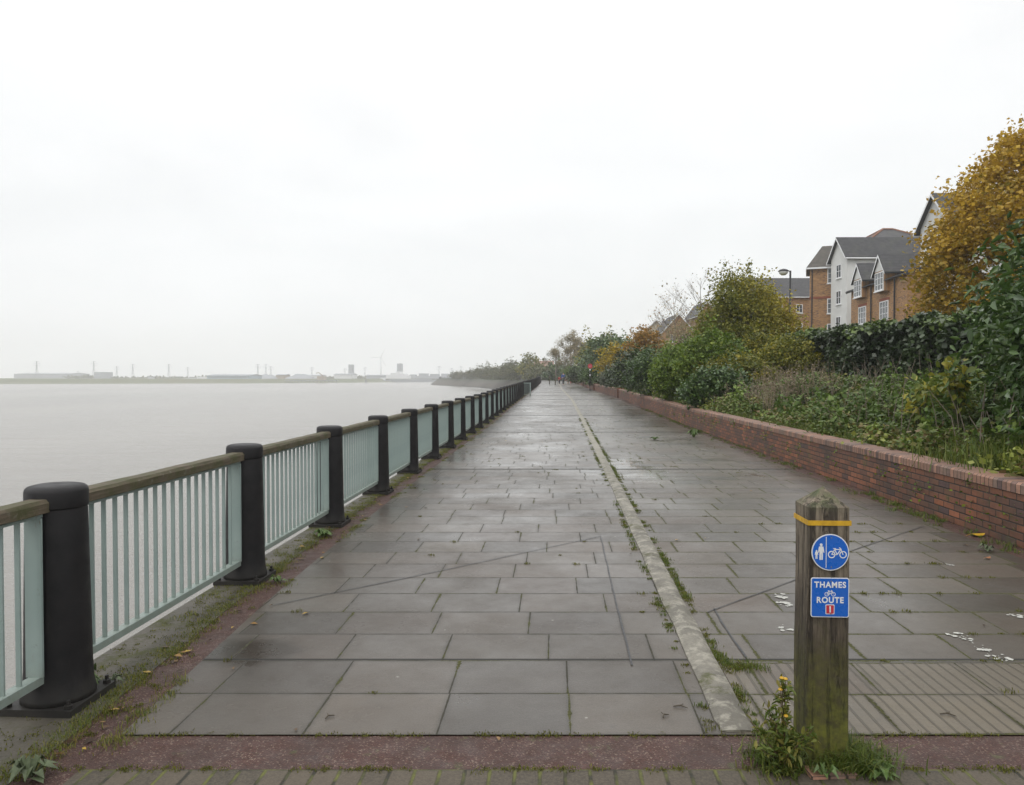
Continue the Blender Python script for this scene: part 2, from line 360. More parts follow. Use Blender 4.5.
M['far_grey'] = simple('far_grey', (.36, .38, .41), .8, .2, .05)
M['far_hazed'] = simple('far_hazed', (.30, .32, .34), .8, .3, .05)  # lightened for distance: part of the haze is put into this colour
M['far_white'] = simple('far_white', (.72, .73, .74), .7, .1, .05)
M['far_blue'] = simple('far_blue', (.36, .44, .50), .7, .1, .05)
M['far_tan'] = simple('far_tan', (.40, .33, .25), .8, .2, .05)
M['lampwhite'] = simple('lamp_lens', (.75, .76, .75), .25, .05, 3)
M['amber'] = simple('amber_lens', (.75, .32, .03), .4, .05, 3)
M['skin'] = simple('skin', (.50, .30, .22), .5, .1, 8); M['hair'] = simple('hair', (.05, .035, .025), .6, .3, 20)
M['c_blue'] = simple('blue_cloth', (.04, .09, .33), .8, .2, 8); M['c_dark'] = simple('dark_cloth', (.03, .032, .045), .85, .2, 8)
M['c_red'] = simple('red_cloth', (.42, .06, .05), .8, .2, 8); M['c_pale'] = simple('pale_cloth', (.55, .52, .52), .8, .15, 8); M['c_tan'] = simple('tan_cloth', (.42, .26, .18), .8, .15, 8)
L = {}
L['maple'] = m_leaf('maple_leaf', [(.07, .09, .014), (.19, .16, .018), (.34, .215, .018), (.50, .32, .028), (.68, .50, .07)], .5, .35)
L['olive'] = m_leaf('olive_leaf', [(.06, .08, .012), (.11, .13, .018), (.21, .20, .022), (.40, .33, .035)], .5, .3)
L['laurel'] = m_leaf('laurel_leaf', [(.022, .045, .012), (.042, .085, .018), (.075, .135, .030), (.15, .20, .055)], .32, .15, .5)
L['green'] = m_leaf('green_leaf', [(.045, .080, .010), (.085, .145, .014), (.14, .21, .022), (.25, .29, .045)], .45, .25)
L['nettle'] = m_leaf('nettle_leaf', [(.035, .055, .014), (.07, .12, .022), (.11, .18, .03), (.19, .25, .05)], .5, .25)
L['ivy'] = m_leaf('ivy_leaf', [(.016, .028, .012), (.028, .048, .018), (.048, .078, .024), (.13, .19, .035)], .36, .12, .5)
L['bramble'] = m_leaf('bramble_leaf', [(.030, .038, .012), (.062, .092, .018), (.11, .17, .026), (.15, .105, .045), (.25, .29, .055)], .5, .2)
L['orange'] = m_leaf('rust_leaf', [(.12, .10, .025), (.22, .14, .03), (.32, .16, .025), (.36, .22, .04)], .55, .3)
L['yellow'] = m_leaf('yellow_leaf', [(.20, .19, .03), (.38, .29, .025), (.55, .38, .025)], .5, .35)
L['brown'] = m_leaf('brown_leaf', [(.16, .14, .07), (.26, .22, .12), (.34, .28, .15)], .6, .25)
L['greygreen'] = m_leaf('greygreen_leaf', [(.09, .11, .075), (.14, .16, .11), (.18, .20, .15)], .6, .2)
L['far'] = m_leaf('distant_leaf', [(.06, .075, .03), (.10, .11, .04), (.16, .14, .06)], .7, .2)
L['grass'] = m_leaf('grass_blade', [(.035, .060, .012), (.075, .115, .02), (.125, .16, .028), (.24, .21, .05)], .5, .3)
L['moss'] = m_leaf('moss_leaf', [(.05, .055, .012), (.11, .115, .02), (.21, .20, .03)], .8, .2)
L['sapling'] = m_leaf('sapling_leaf', [(.06, .11, .02), (.15, .19, .03), (.36, .31, .04)], .45, .3)

# ------------------------------------------------------------------ object helpers
def tag(o, label=None, cat=None, group=None, kind=None):
    if label: o['label'] = label
    if cat: o['category'] = cat
    if group: o['group'] = group
    if kind: o['kind'] = kind
    return o
def thing(name, label, cat, loc=(0, 0, 0), group=None, rz=0):
    o = bpy.data.objects.new(name, None); col.objects.link(o); o.location = loc; o.rotation_euler.z = rz; o.empty_display_size = .2
    return tag(o, label, cat, group)
def kids(o): return list(o.children)
def copy_tree(o, parent=None):
    c = o.copy(); col.objects.link(c); c.parent = parent
    for ch in kids(o): copy_tree(ch, c)
    return c

class MB:
    def __init__(s, org=(0, 0, 0)): s.v = []; s.f = []; s.uv = []; s.org = Vector(org)
    def poly(s, pts, uvs=None):
        i = len(s.v); s.v += [tuple(Vector(p) - s.org) for p in pts]; s.f.append(list(range(i, i + len(pts))))
        s.uv += list(uvs) if uvs else [(p[0], p[1]) for p in pts]
    def wallq(s, a, b, z0, z1, u0=0):
        l = math.hypot(b[0] - a[0], b[1] - a[1])
        s.poly([(a[0], a[1], z0), (b[0], b[1], z0), (b[0], b[1], z1), (a[0], a[1], z1)], [(u0, z0), (u0 + l, z0), (u0 + l, z1), (u0, z1)])
    def box(s, c, d, rz=0, rot=None):
        m = rot or Matrix.Rotation(rz, 3, 'Z'); c = Vector(c); h = [x / 2 for x in d]
        P = [c + m @ Vector((sx * h[0], sy * h[1], sz * h[2])) for sx in (-1, 1) for sy in (-1, 1) for sz in (-1, 1)]
        for q in ((0, 1, 3, 2), (4, 6, 7, 5), (0, 4, 5, 1), (2, 3, 7, 6), (0, 2, 6, 4), (1, 5, 7, 3)): 
            pts = [P[k] for k in q]; e1 = (pts[1] - pts[0]).length; e2 = (pts[3] - pts[0]).length
            s.poly(pts, [(0, 0), (e1, 0), (e1, e2), (0, e2)])
    def tube(s, pts, rad, n=8, cap=True):
        pts = [Vector(p) for p in pts]; rr = rad if isinstance(rad, (list, tuple)) else [rad] * len(pts)
        base = len(s.v)
        for i, p in enumerate(pts):
            t = (pts[min(i + 1, len(pts) - 1)] - pts[max(i - 1, 0)])
            if t.length < 1e-9: t = Vector((0, 0, 1))
            t.normalize(); a = t.orthogonal().normalized() if i == 0 else (a - t * a.dot(t)).normalized()
            b = t.cross(a)
            for k in range(n):
                an = 2 * math.pi * k / n; s.v.append(tuple(p + (a * math.cos(an) + b * math.sin(an)) * rr[i] - s.org))
        for i in range(len(pts) - 1):
            for k in range(n):
                k2 = (k + 1) % n
                s.f.append([base + i * n + k, base + i * n + k2, base + (i + 1) * n + k2, base + (i + 1) * n + k]); s.uv += [(k / n, i)] * 4
        if cap:
            s.f.append([base + k for k in range(n)][::-1]); s.uv += [(0, 0)] * n
            s.f.append([base + (len(pts) - 1) * n + k for k in range(n)]); s.uv += [(0, 0)] * n
    def lathe(s, c, prof, n=32):
        c = Vector(c); base = len(s.v)
        for r, z in prof:
            for k in range(n):
                a = 2 * math.pi * k / n; s.v.append(tuple(c + Vector((r * math.cos(a), r * math.sin(a), z)) - s.org))
        for i in range(len(prof) - 1):
            for k in range(n):
                k2 = (k + 1) % n; s.f.append([base + i * n + k, base + i * n + k2, base + (i + 1) * n + k2, base + (i + 1) * n + k]); s.uv += [(k / n, i)] * 4
        s.f.append([base + k for k in range(n)][::-1]); s.uv += [(0, 0)] * n
        s.f.append([base + (len(prof) - 1) * n + k for k in range(n)]); s.uv += [(0, 0)] * n
    def prism(s, pts2, axis_o, ax, ay, az, t):
        """outline pts2 in the plane (ax, ay) at axis_o, thickness t along az"""
        o = Vector(axis_o); A = [o + ax * x + ay * y for x, y in pts2]; B = [p + az * t for p in A]
        s.poly(B); s.poly(A[::-1])
        for i in range(len(A)):
            j = (i + 1) % len(A); s.poly([A[i], A[j], B[j], B[i]])
    def build(s, name, mat, parent=None, smooth=False, bevel=0):
        me = bpy.data.meshes.new(name); me.from_pydata(s.v, [], s.f)
        ul = me.uv_layers.new(name='UVMap'); ul.data.foreach_set('uv', np.array(s.uv, dtype=np.float32).ravel())
        me.materials.append(mat)
        if smooth: me.polygons.foreach_set('use_smooth', [True] * len(me.polygons))
        me.update(); o = bpy.data.objects.new(name, me); col.objects.link(o)
        if parent: o.parent = parent
        if bevel:
            b = o.modifiers.new('bevel', 'BEVEL'); b.width = bevel; b.segments = 2; b.limit_method = 'ANGLE'
        return o
def np_mesh(name, V, F, tone, mat, parent=None):
    """V (n,3); F (m,k); tone (n,)"""
    me = bpy.data.meshes.new(name); n, m, k = len(V), len(F), F.shape[1]
    me.vertices.add(n); me.vertices.foreach_set('co', V.astype(np.float32).ravel())
    me.loops.add(m * k); me.loops.foreach_set('vertex_index', F.astype(np.int32).ravel())
    me.polygons.add(m); me.polygons.foreach_set('loop_start', np.arange(0, m * k, k, dtype=np.int32))
    try: me.polygons.foreach_set('loop_total', np.full(m, k, dtype=np.int32))
    except Exception: pass
    a = me.attributes.new('tone', 'FLOAT', 'POINT'); a.data.foreach_set('value', tone.astype(np.float32))
    me.materials.append(mat); me.update(calc_edges=True)
    o = bpy.data.objects.new(name, me); col.objects.link(o)
    if parent: o.parent = parent
    return o

# ------------------------------------------------------------------ the river line
def G(y): return float(np.interp(y, [-20, 25, 53, 80, 110, 150, 200, 1000], [0, 0, .2, .37, .62, .78, .88, .9]))
ctrl = [(-2.31 + .0585 * (y - 3.75), y) for y in (-40, -20, 0, 20, 40, 60, 80, 100)] + [(5.7, 150), (7.2, 200), (6.8, 260), (1.5, 325), (-9, 398), (-25, 470), (-43, 525), (-56, 575), (-60, 640), (-50, 720), (-20, 820), (30, 950)]
def catmull(P, step=.5):
    out = []
    for i in range(1, len(P) - 2):
        p0, p1, p2, p3 = [np.array(q, float) for q in P[i - 1:i + 3]]
        k = max(2, int(np.linalg.norm(p2 - p1) / step))
        for j in range(k):
            t = j / k
            out.append(.5 * (2 * p1 + (p2 - p0) * t + (2 * p0 - 5 * p1 + 4 * p2 - p3) * t * t + (3 * p1 - p0 - 3 * p2 + p3) * t ** 3))
    return np.array(out)
CV = catmull(ctrl)
TG = np.gradient(CV, axis=0); TG /= np.linalg.norm(TG, axis=1)[:, None]
NR = np.stack([TG[:, 1], -TG[:, 0]], 1)
_f = np.clip((CV[:, 1] - 60) / 60, 0, 1)[:, None]; _f = np.where((np.arange(len(CV)) > np.argmax(CV[:, 1] > 130))[:, None], 1, _f)
NR = NR * _f + np.array([1.0, 0]) * (1 - _f)
S = np.concatenate([[0], np.cumsum(np.linalg.norm(np.diff(CV, axis=0), axis=1))])
S = S + (np.interp(0, CV[:200, 1], CV[:200, 1]) - S[np.argmin(abs(CV[:200, 1]))])   # s == y near the camera
def at(s, off=0.0):
    x = np.interp(s, S, CV[:, 0]); y = np.interp(s, S, CV[:, 1]); nx = np.interp(s, S, NR[:, 0]); ny = np.interp(s, S, NR[:, 1])
    return float(x + nx * off), float(y + ny * off)
def hd(s):
    tx = np.interp(s, S, TG[:, 0]); ty = np.interp(s, S, TG[:, 1]); return math.atan2(-tx, ty)   # rotation about z of a +Y thing
def gz(s): return G(s)
def tab(*p): xs, ys = zip(*p); return lambda s: float(np.interp(s, xs, ys))
offP = tab((-5, .66), (3.5, .52), (5.5, .40), (8, .33), (11, .30), (30, .28), (1000, .28))       # left edge of paving
offK = tab((-5, 3.36), (3.5, 3.38), (12, 3.46), (29, 3.6), (50, 3.65), (85, 3.2), (1000, 3.2))    # kerb strip
offW = tab((-5, 7.02), (55, 7.05), (80, 6.4), (120, 6.1), (1000, 6.1))                            # wall face
WT = .34
def stations(s0, s1):
    out = [s0]; 
    while out[-1] < s1: out.append(out[-1] + (0.5 if out[-1] < 40 else 2 if out[-1] < 150 else 6))
    out[-1] = s1; return out
def ribbon(name, fa, fb, s0, s1, za, zb, mat, kind='structure', nx=1, parent=None, const_y=False):
    mb = MB(); st = stations(s0, s1)
    def pt(s, f):
        a, b = fa(s), fb(s); o = a + (b - a) * f; x, y = at(s, o)
        if const_y: x, y = at(s, o); y0 = y; x, y = at(s + (s - y0), o)
        z = (za(s) if callable(za) else za) * (1 - f) + (zb(s) if callable(zb) else zb) * f
        return (x, y, gz(s) + z), (o, s)
    for s, t in zip(st[:-1], st[1:]):
        for k in range(nx):
            f0, f1 = k / nx, (k + 1) / nx
            q = [pt(s, f0), pt(s, f1), pt(t, f1), pt(t, f0)]
            mb.poly([p[0] for p in q], [(p[1][0], p[1][1]) for p in q])
    o = mb.build(name, mat, parent)
    if kind: o['kind'] = kind
    return o
c_ = lambda v: (lambda s: v)
plus = lambda f, d: (lambda s: f(s) + d)

# ------------------------------------------------------------------ haze
hz = MB(); hz.box((-300, 950, 42.5), (3400, 2100, 95)); ho = hz.build('haze', None); ho.data.materials.clear()
hm = bpy.data.materials.new('haze_air'); hm.use_nodes = True; ht = hm.node_tree; ht.nodes.clear()
hout = ht.nodes.new('ShaderNodeOutputMaterial'); hv = ht.nodes.new('ShaderNodeVolumePrincipled')
hv.inputs['Color'].default_value = (.99, .995, 1, 1); hv.inputs['Density'].default_value = .0006; hv.inputs['Anisotropy'].default_value = 0
ht.links.new(hv.outputs[0], hout.inputs['Volume']); ho.data.materials.append(hm); tag(ho, kind='stuff')

# ------------------------------------------------------------------ ground and water
wm = MB(); wm.poly([(-1980, -90, -4), (1380, -90, -4), (1380, 1980, -4), (-1980, 1980, -4)]); tag(wm.build('river_water', M['water']), kind='structure')
lb = bmesh.new()
edge = [at(s, .5) for s in np.linspace(-18, 820, 150)]
poly = edge + [(120, 1100), (200, 1700), (230, 1960), (1370, 1960), (1370, -60), (0, -60), (at(-18, .5)[0] - 1, -60)]
lb.faces.new([lb.verts.new((x, y, -.28)) for x, y in poly]); bmesh.ops.triangulate(lb, faces=lb.faces[:])
lm = bpy.data.meshes.new('ground'); lb.to_mesh(lm); lm.materials.append(M['land']); lo = bpy.data.objects.new('ground', lm); col.objects.link(lo); lo['kind'] = 'structure'
# quay wall / revetment
bot = tab((0, -.22), (150, -.3), (260, -5), (330, -7.5), (2000, -8))
ribbon('river_embankment', c_(-.17), bot, -18, 820, 0, lambda s: -4.3 - gz(s), M['revet'], nx=4)
# promenade surfaces
ribbon('mossy_coping', c_(-.17), lambda s: offP(s) - (.22 if s < 20 else .12), -10, 320, 0.0, 0.0, M['coping_conc'])
ribbon('red_edging_strip', lambda s: offP(s) - (.22 if s < 20 else .12), offP, -10, 320, -.004, -.004, M['agg'])
ribbon('paving_beside_river', offP, offK, 3.385, 320, 0, 0, M['slabs'], const_y=True)
ribbon('cycle_lane_paving', plus(offK, 0), plus(offW, -.24), 4.25, 320, .0, .0, M['slabs'], const_y=True)
ribbon('ridged_paving', plus(offK, 0), plus(offW, -.24), 3.385, 4.25, .0, .0, M['tactile'], const_y=True)
ribbon('red_cross_strip', offP, plus(offW, -.24), 3.09, 3.385, -.005, -.005, M['agg'], const_y=True)
ribbon('paving_bed', c_(-.15), offW, -10, 60, -.012, -.012, M['agg'], const_y=True)
ribbon('block_paving', offP, plus(offW, 0), -10, 3.09, -.004, -.004, M['pavers'], const_y=True)
ribbon('wall_foot_strip', plus(offW, -.24), plus(offW, .02), 3.09, 320, -.006, .004, M['agg'])
# kerb divider
kb = MB(); prof = [(-.080, -.02), (-.079, .010), (-.05, .022), (0, .029), (.05, .022), (.079, .010), (.080, -.02)]
st = [3.42, 3.46, 3.52] + stations(3.9, 130)
rk = random.Random(5); prev = None
for i, s in enumerate(st):
    sc_ = min(1, .35 + i * .33) * float(np.interp(s, [9, 17], [1, .25])); ring = []
    wj = (rk.random() - .5) * .012 if s < 30 else 0
    for a, b in prof:
        x, y = at(s, offK(s) + a + wj); ring.append((x, y, gz(s) + (b + (rk.random() - .5) * .003) * (sc_ if b > 0 else 1)))
    if prev:
        for k in range(6): kb.poly([prev[k], prev[k + 1], ring[k + 1], ring[k]])
    else: kb.poly(ring)
    prev = ring
tag(kb.build('kerb_divider', M['kerb']), 'pale rounded concrete kerb strip dividing the walking and cycling sides', 'kerb')

# bank behind the wall
def bank():
    mb = MB(); prof = [(WT - .02, .50), (1.2, .62), (2.4, .85), (3.8, 1.2), (5.2, 1.42), (8, 1.5), (16, 1.6), (60, 1.7)]
    st = stations(-12, 330)
    rr = random.Random(2); H = {}
    def pt(i, k):
        if (i, k) not in H:
            x, y = at(st[i], offW(st[i]) + prof[k][0]); H[i, k] = (x, y, gz(st[i]) + prof[k][1] + ((rr.random() - .5) * .1 if 0 < k < 6 else 0))
        return H[i, k]
    for i in range(len(st) - 1):
        for k in range(len(prof) - 1):
            q = [pt(i, k), pt(i, k + 1), pt(i + 1, k + 1), pt(i + 1, k)]; mb.poly(q)
    tag(mb.build('planted_bank', M['soil']), kind='structure')
bank()
def bankz(s, off):
    return gz(s) + float(np.interp(off, [0, 1.2, 2.4, 3.8, 5.2, 8, 16, 60], [.5, .62, .85, 1.2, 1.42, 1.5, 1.6, 1.7]))

# brick wall
t = thing('brick_wall', 'long low red brick retaining wall with brick on edge coping beside the planted bank', 'wall', (*at(3, offW(3)), 0))
org = t.location.copy()
def wall_run(s0, s1):
    a = MB(org); b = MB(org); st = stations(s0, s1)
    for s, q in zip(st[:-1], st[1:]):
        p = [(*at(x, offW(x)), gz(x)) for x in (s, q)]; r = [(*at(x, offW(x) + WT), gz(x)) for x in (s, q)]
        Hh = .525
        a.poly([(*p[0][:2], p[0][2] - .1), (*p[0][:2], p[0][2] + Hh), (*p[1][:2], p[1][2] + Hh), (*p[1][:2], p[1][2] - .1)], [(s, -.1), (s, Hh), (q, Hh), (q, -.1)])
        a.poly([(*r[0][:2], r[0][2] - .1), (*r[1][:2], r[1][2] - .1), (*r[1][:2], r[1][2] + Hh), (*r[0][:2], r[0][2] + Hh)], [(s, -.1), (q, -.1), (q, Hh), (s, Hh)])
        c = [[(*at(x, offW(x) + o), gz(x) + z) for o, z in ((-.012, Hh), (-.012, Hh + .085), (.01, Hh + .105), (WT - .02, Hh + .105), (WT + .01, Hh + .08), (WT + .01, Hh))] for x in (s, q)]
        vv = [0, .09, .12, .45, .48, .57]
        for k in range(5): b.poly([c[0][k], c[0][k + 1], c[1][k + 1], c[1][k]], [(s, vv[k] + .005), (s, vv[k + 1] + .005), (q, vv[k + 1] + .005), (q, vv[k] + .005)])
        b.poly([c[0][0], c[1][0], c[1][5], c[0][5]])
    a.build('wall_face', M['brick'], t); b.build('coping', M['brick_cap'], t)
wall_run(-10, 190)
for s in (53, 75.5, 98):
    x, y = at(s, offW(s) + .12); pm = MB(org); pm.box((x, y, gz(s) + .33), (.48, .48, .76), hd(s)); pm.build('pier', M['brick'], t)

# ------------------------------------------------------------------ bollards and railings
DB = 2.275; S1 = 3.75
def make_bollard():
    t = thing('bollard', 'x', 'bollard')
    b = MB(); b.lathe((0, 0, 0), [(.17, .03), (.168, .06), (.158, .10), (.153, .2), (.146, .6), (.1385, .985), (.1365, .992), (.1365, 1.0)], 40)
    b.build('shaft', M['iron'], t, True)
    c = MB(); c.lathe((0, 0, 0), [(.13, .998), (.1425, .999), (.1435, 1.004), (.1425, 1.078), (.138, 1.093), (.126, 1.103), (.10, 1.109), (.02, 1.112)], 40)
    c.build('cap', M['iron'], t, True)
    f = MB(); f.box((0, 0, .016), (.37, .37, .036)); fl = f.build('base_plate', M['iron'], t, bevel=.006)
    for sx in (-1, 1):
        for sy in (-1, 1):
            k = MB(); k.lathe((sx * .155, sy * .155, .034), [(.021, 0), (.021, .018), (.010, .02), (.010, .04)], 6); k.build('bolt', M['iron'], fl)
    return t
def make_railing():
    t = thing('river_railing', 'x', 'railing'); ln = DB - .285; y0, y1 = .1425, .1425 + ln
    h = MB(); 
    # weathered timber handrail with slightly irregular section
    n = 12; rr = random.Random(3); prev = None
    for i in range(n + 1):
        y = y0 - .03 + (ln + .06) * i / n; j = [(rr.random() - .5) * .005 for _ in range(8)]
        ring = [(-.052 + j[0], y, .990 + j[1]), (.052 + j[2], y, .990 + j[3]), (.054 + j[4], y, 1.036), (.042, y, 1.054 + j[5]), (-.042, y, 1.054 + j[6]), (-.054 + j[7], y, 1.036)]
        if prev:
            for k in range(6): h.poly([prev[k], prev[(k + 1) % 6], ring[(k + 1) % 6], ring[k]])
        else: h.poly(ring[::-1])
        prev = ring
    h.poly(prev); h.build('handrail', M['timber'], t)
    a = MB(); a.box((0, (y0 + y1) / 2, .975), (.055, ln, .014)); a.build('top_rail', M['teal'], t)
    a = MB(); a.box((0, (y0 + y1) / 2, .172), (.06, ln + .01, .040)); a.build('bottom_rail', M['teal'], t, bevel=.003)
    for y in (y0 + .03, y1 - .03):
        a = MB(); a.box((0, y, .58), (.085, .012, .776)); a.build('end_plate', M['teal'], t)
    nb = 17; bm = MB(); bm.box((0, 0, .58), (.024, .010, .776)); b0 = None
    for i in range(nb):
        y = y0 + .03 + (ln - .06) * (i + 1) / (nb + 1)
        if b0 is None: b0 = bm.build('baluster', M['teal'], t); b0.location.y = y
        else: c = b0.copy(); col.objects.link(c); c.parent = t; c.location.y = y
    return t
def far_bollard():
    b = MB(); b.lathe((0, 0, 0), [(.16, 0), (.148, .3), (.138, 1.0), (.143, 1.0), (.142, 1.08), (.12, 1.11)], 12); b.box((0, 0, .015), (.42, .42, .03))
    return b.build('bollard', M['iron'])
def far_railing():
    b = MB(); ln = DB - .28; mid = .14 + ln / 2
    b.box((0, mid, 1.02), (.12, ln, .08)); r = b.build('river_railing', M['timber'])
    c = MB(); c.box((0, mid, .172), (.06, ln, .04)); c.box((0, mid, .975), (.055, ln, .014))
    for i in range(19): c.box((0, .14 + ln * (i + .5) / 19, .58), (.03 if 0 < i < 18 else .09, .012, .776))
    c.build('grille', M['teal'], r); return r
ordn = ['', 'second', 'third', 'fourth', 'fifth', 'sixth', 'seventh', 'eighth', 'ninth', 'tenth', 'eleventh', 'twelfth', 'thirteenth', 'fourteenth', 'fifteenth', 'sixteenth', 'seventeenth', 'eighteenth', 'nineteenth', 'twentieth']
pb, pr, fb_, fr_ = None, None, None, None
NB = 88
for i in range(-1, NB):
    s = S1 + DB * i; x, y = at(s); near = i < 24
    if i >= 0:
        if near:
            o = pb = make_bollard() if pb is None else None or pb
            if i > 0: o = copy_tree(pb)
        else:
            if fb_ is None: o = fb_ = far_bollard()
            else: o = fb_.copy(); col.objects.link(o)
        o.location = (x, y, gz(s)); o.rotation_euler.z = hd(s)
        if i == 0: lab = 'thick black iron bollard closest to the camera, its whole base plate in view'
        elif i < 20: lab = '%s black iron bollard along the river railing, counted from the camera' % ordn[i]
        elif i < 24: lab = 'small black bollard well down the river railing where its bars merge'
        else: lab = 'tiny black bollard towards the distant end of the river railing'
        tag(o, lab, 'bollard', 'black bollards along the river railing')
    if near:
        if pr is None: o = pr = make_railing()
        else: o = copy_tree(pr)
    else:
        if fr_ is None: o = fr_ = far_railing()
        else: o = copy_tree(fr_)
    o.location = (x, y, gz(s)); o.rotation_euler.z = hd(s + DB / 2)
    if i == -1: lab = 'cropped pale teal railing panel in front of the closest black bollard'
    elif i == 0: lab = 'pale teal railing panel with mossy timber handrail between the two closest bollards'
    elif i < 20: lab = 'teal railing panel with timber handrail just beyond the %s bollard from the camera' % (ordn[i] or 'first')
    elif i < 24: lab = 'small teal railing panel well down the river edge with merged bars'
    else: lab = 'tiny teal railing panel towards the distant end of the promenade'
    tag(o, lab, 'railing', 'teal railing panels along the river')
# far railing along the curved embankment
t = thing('embankment_railing', 'thin dark railing along the top of the distant curving embankment', 'railing', (*at(205), 0)); org = t.location.copy()
a = MB(org); b = MB(org)
s = 205
while s < 640:
    x, y = at(s); b.box((x, y, gz(s) + .55), (.28, .28, 1.1), hd(s))
    x2, y2 = at(s + 5); a.tube([(x, y, gz(s) + 1.02), (x2, y2, gz(s) + 1.02)], .06, 4); a.tube([(x, y, gz(s) + .18), (x2, y2, gz(s) + .18)], .04, 4); s += 5
b.build('post', M['iron'], t)['kind'] = 'stuff'; a.build('rail', M['timber'], t)

# teal gate leaf standing across the promenade edge
s = 57; x, y = at(s, .30); t = thing('railing_gate', 'small teal barred gate turned across the verge beside the distant railing', 'gate', (x, y, gz(s)), rz=hd(s) + R(90))
a = MB(); a.box((0, 0, 1.0), (.06, .62, .05)); a.box((0, 0, .12), (.06, .62, .05)); a.build('gate_frame', M['teal'], t)
for k in (-.31, .31): a = MB(); a.box((0, k, .52), (.07, .07, 1.04)); a.build('gate_post', M['teal'], t)
for k in range(6): a = MB(); a.box((0, -.22 + .088 * k, .56), (.03, .022, .84)); a.build('bar', M['teal'], t)

# ------------------------------------------------------------------ leaves and grass
def leaf_mesh(name, P, size, tone, mat, parent=None, rng=None, aspect=.6, droop=.35, up=.3, org=(0, 0, 0)):
    n = len(P); P = P - np.array(org)
    a = rng.normal(size=(n, 3)); a[:, 2] = a[:, 2] * .7 - droop; a /= np.linalg.norm(a, axis=1)[:, None] + 1e-9
    nn = rng.normal(size=(n, 3)); nn[:, 2] = abs(nn[:, 2]) + up * 2; b = np.cross(a, nn); b /= np.linalg.norm(b, axis=1)[:, None] + 1e-9
    c = np.cross(b, a)
    sz = size * (.6 + .8 * rng.random(n))[:, None]; a = a * sz; b = b * sz * aspect * .5; c = c * sz * .12
    V = np.empty((n, 6, 3)); V[:, 0] = P; V[:, 1] = P + a * .35 + b * .95 + c; V[:, 2] = P + a * .75 + b * .6 + c; V[:, 3] = P + a; V[:, 4] = P + a * .75 - b * .6 + c; V[:, 5] = P + a * .35 - b * .95 + c
    i = np.arange(n)[:, None] * 6
    F = np.concatenate([i + np.array([[0, 1, 2, 3]]), i + np.array([[0, 3, 4, 5]])])
    return np_mesh(name, V.reshape(-1, 3), F, np.repeat(np.clip(tone, 0, 1), 6), mat, parent)
def leaf4(name, P, size, tone, mat, parent=None, rng=None, aspect=.7, droop=.2, up=.3, org=(0, 0, 0)):
    n = len(P); P = P - np.array(org)
    a = rng.normal(size=(n, 3)); a[:, 2] = a[:, 2] * .7 - droop; a /= np.linalg.norm(a, axis=1)[:, None] + 1e-9
    nn = rng.normal(size=(n, 3)); nn[:, 2] = abs(nn[:, 2]) + up * 2; b = np.cross(a, nn); b /= np.linalg.norm(b, axis=1)[:, None] + 1e-9
    sz = size * (.55 + .9 * rng.random(n))[:, None]; a = a * sz; b = b * sz * aspect * .5
    V = np.empty((n, 4, 3)); V[:, 0] = P; V[:, 1] = P + a * .45 + b; V[:, 2] = P + a; V[:, 3] = P + a * .45 - b
    F = np.arange(n)[:, None] * 4 + np.array([[0, 1, 2, 3]])
    return np_mesh(name, V.reshape(-1, 3), F, np.repeat(np.clip(tone, 0, 1), 4), mat, parent)
def blades(name, P, h, wd, tone, mat, parent=None, rng=None, lean=.5):
    n = len(P); an = rng.random(n) * 2 * math.pi; d = np.stack([np.cos(an), np.sin(an), np.zeros(n)], 1); an2 = an + math.pi / 2 + rng.normal(size=n) * .5
    b = np.stack([np.cos(an2), np.sin(an2), np.zeros(n)], 1) * (wd / 2 if np.isscalar(wd) else (wd / 2)[:, None]); h = np.asarray(h)[:, None]
    ln = (lean * rng.random(n))[:, None] * h; up = np.array([0, 0, 1.0])
    V = np.empty((n, 5, 3)); V[:, 0] = P - b; V[:, 1] = P + b; m = P + d * ln * .35 + up * h * .6; V[:, 2] = m + b * .7; V[:, 3] = m - b * .7; V[:, 4] = P + d * ln + up * h * (1 - .25 * (ln / h))
    i = np.arange(n)[:, None] * 5; F = np.concatenate([i + np.array([[0, 1, 2]]), i + np.array([[0, 2, 3]]), i + np.array([[3, 2, 4]])])
    return np_mesh(name, V.reshape(-1, 3), F, np.repeat(np.clip(tone, 0, 1), 5), mat, parent)

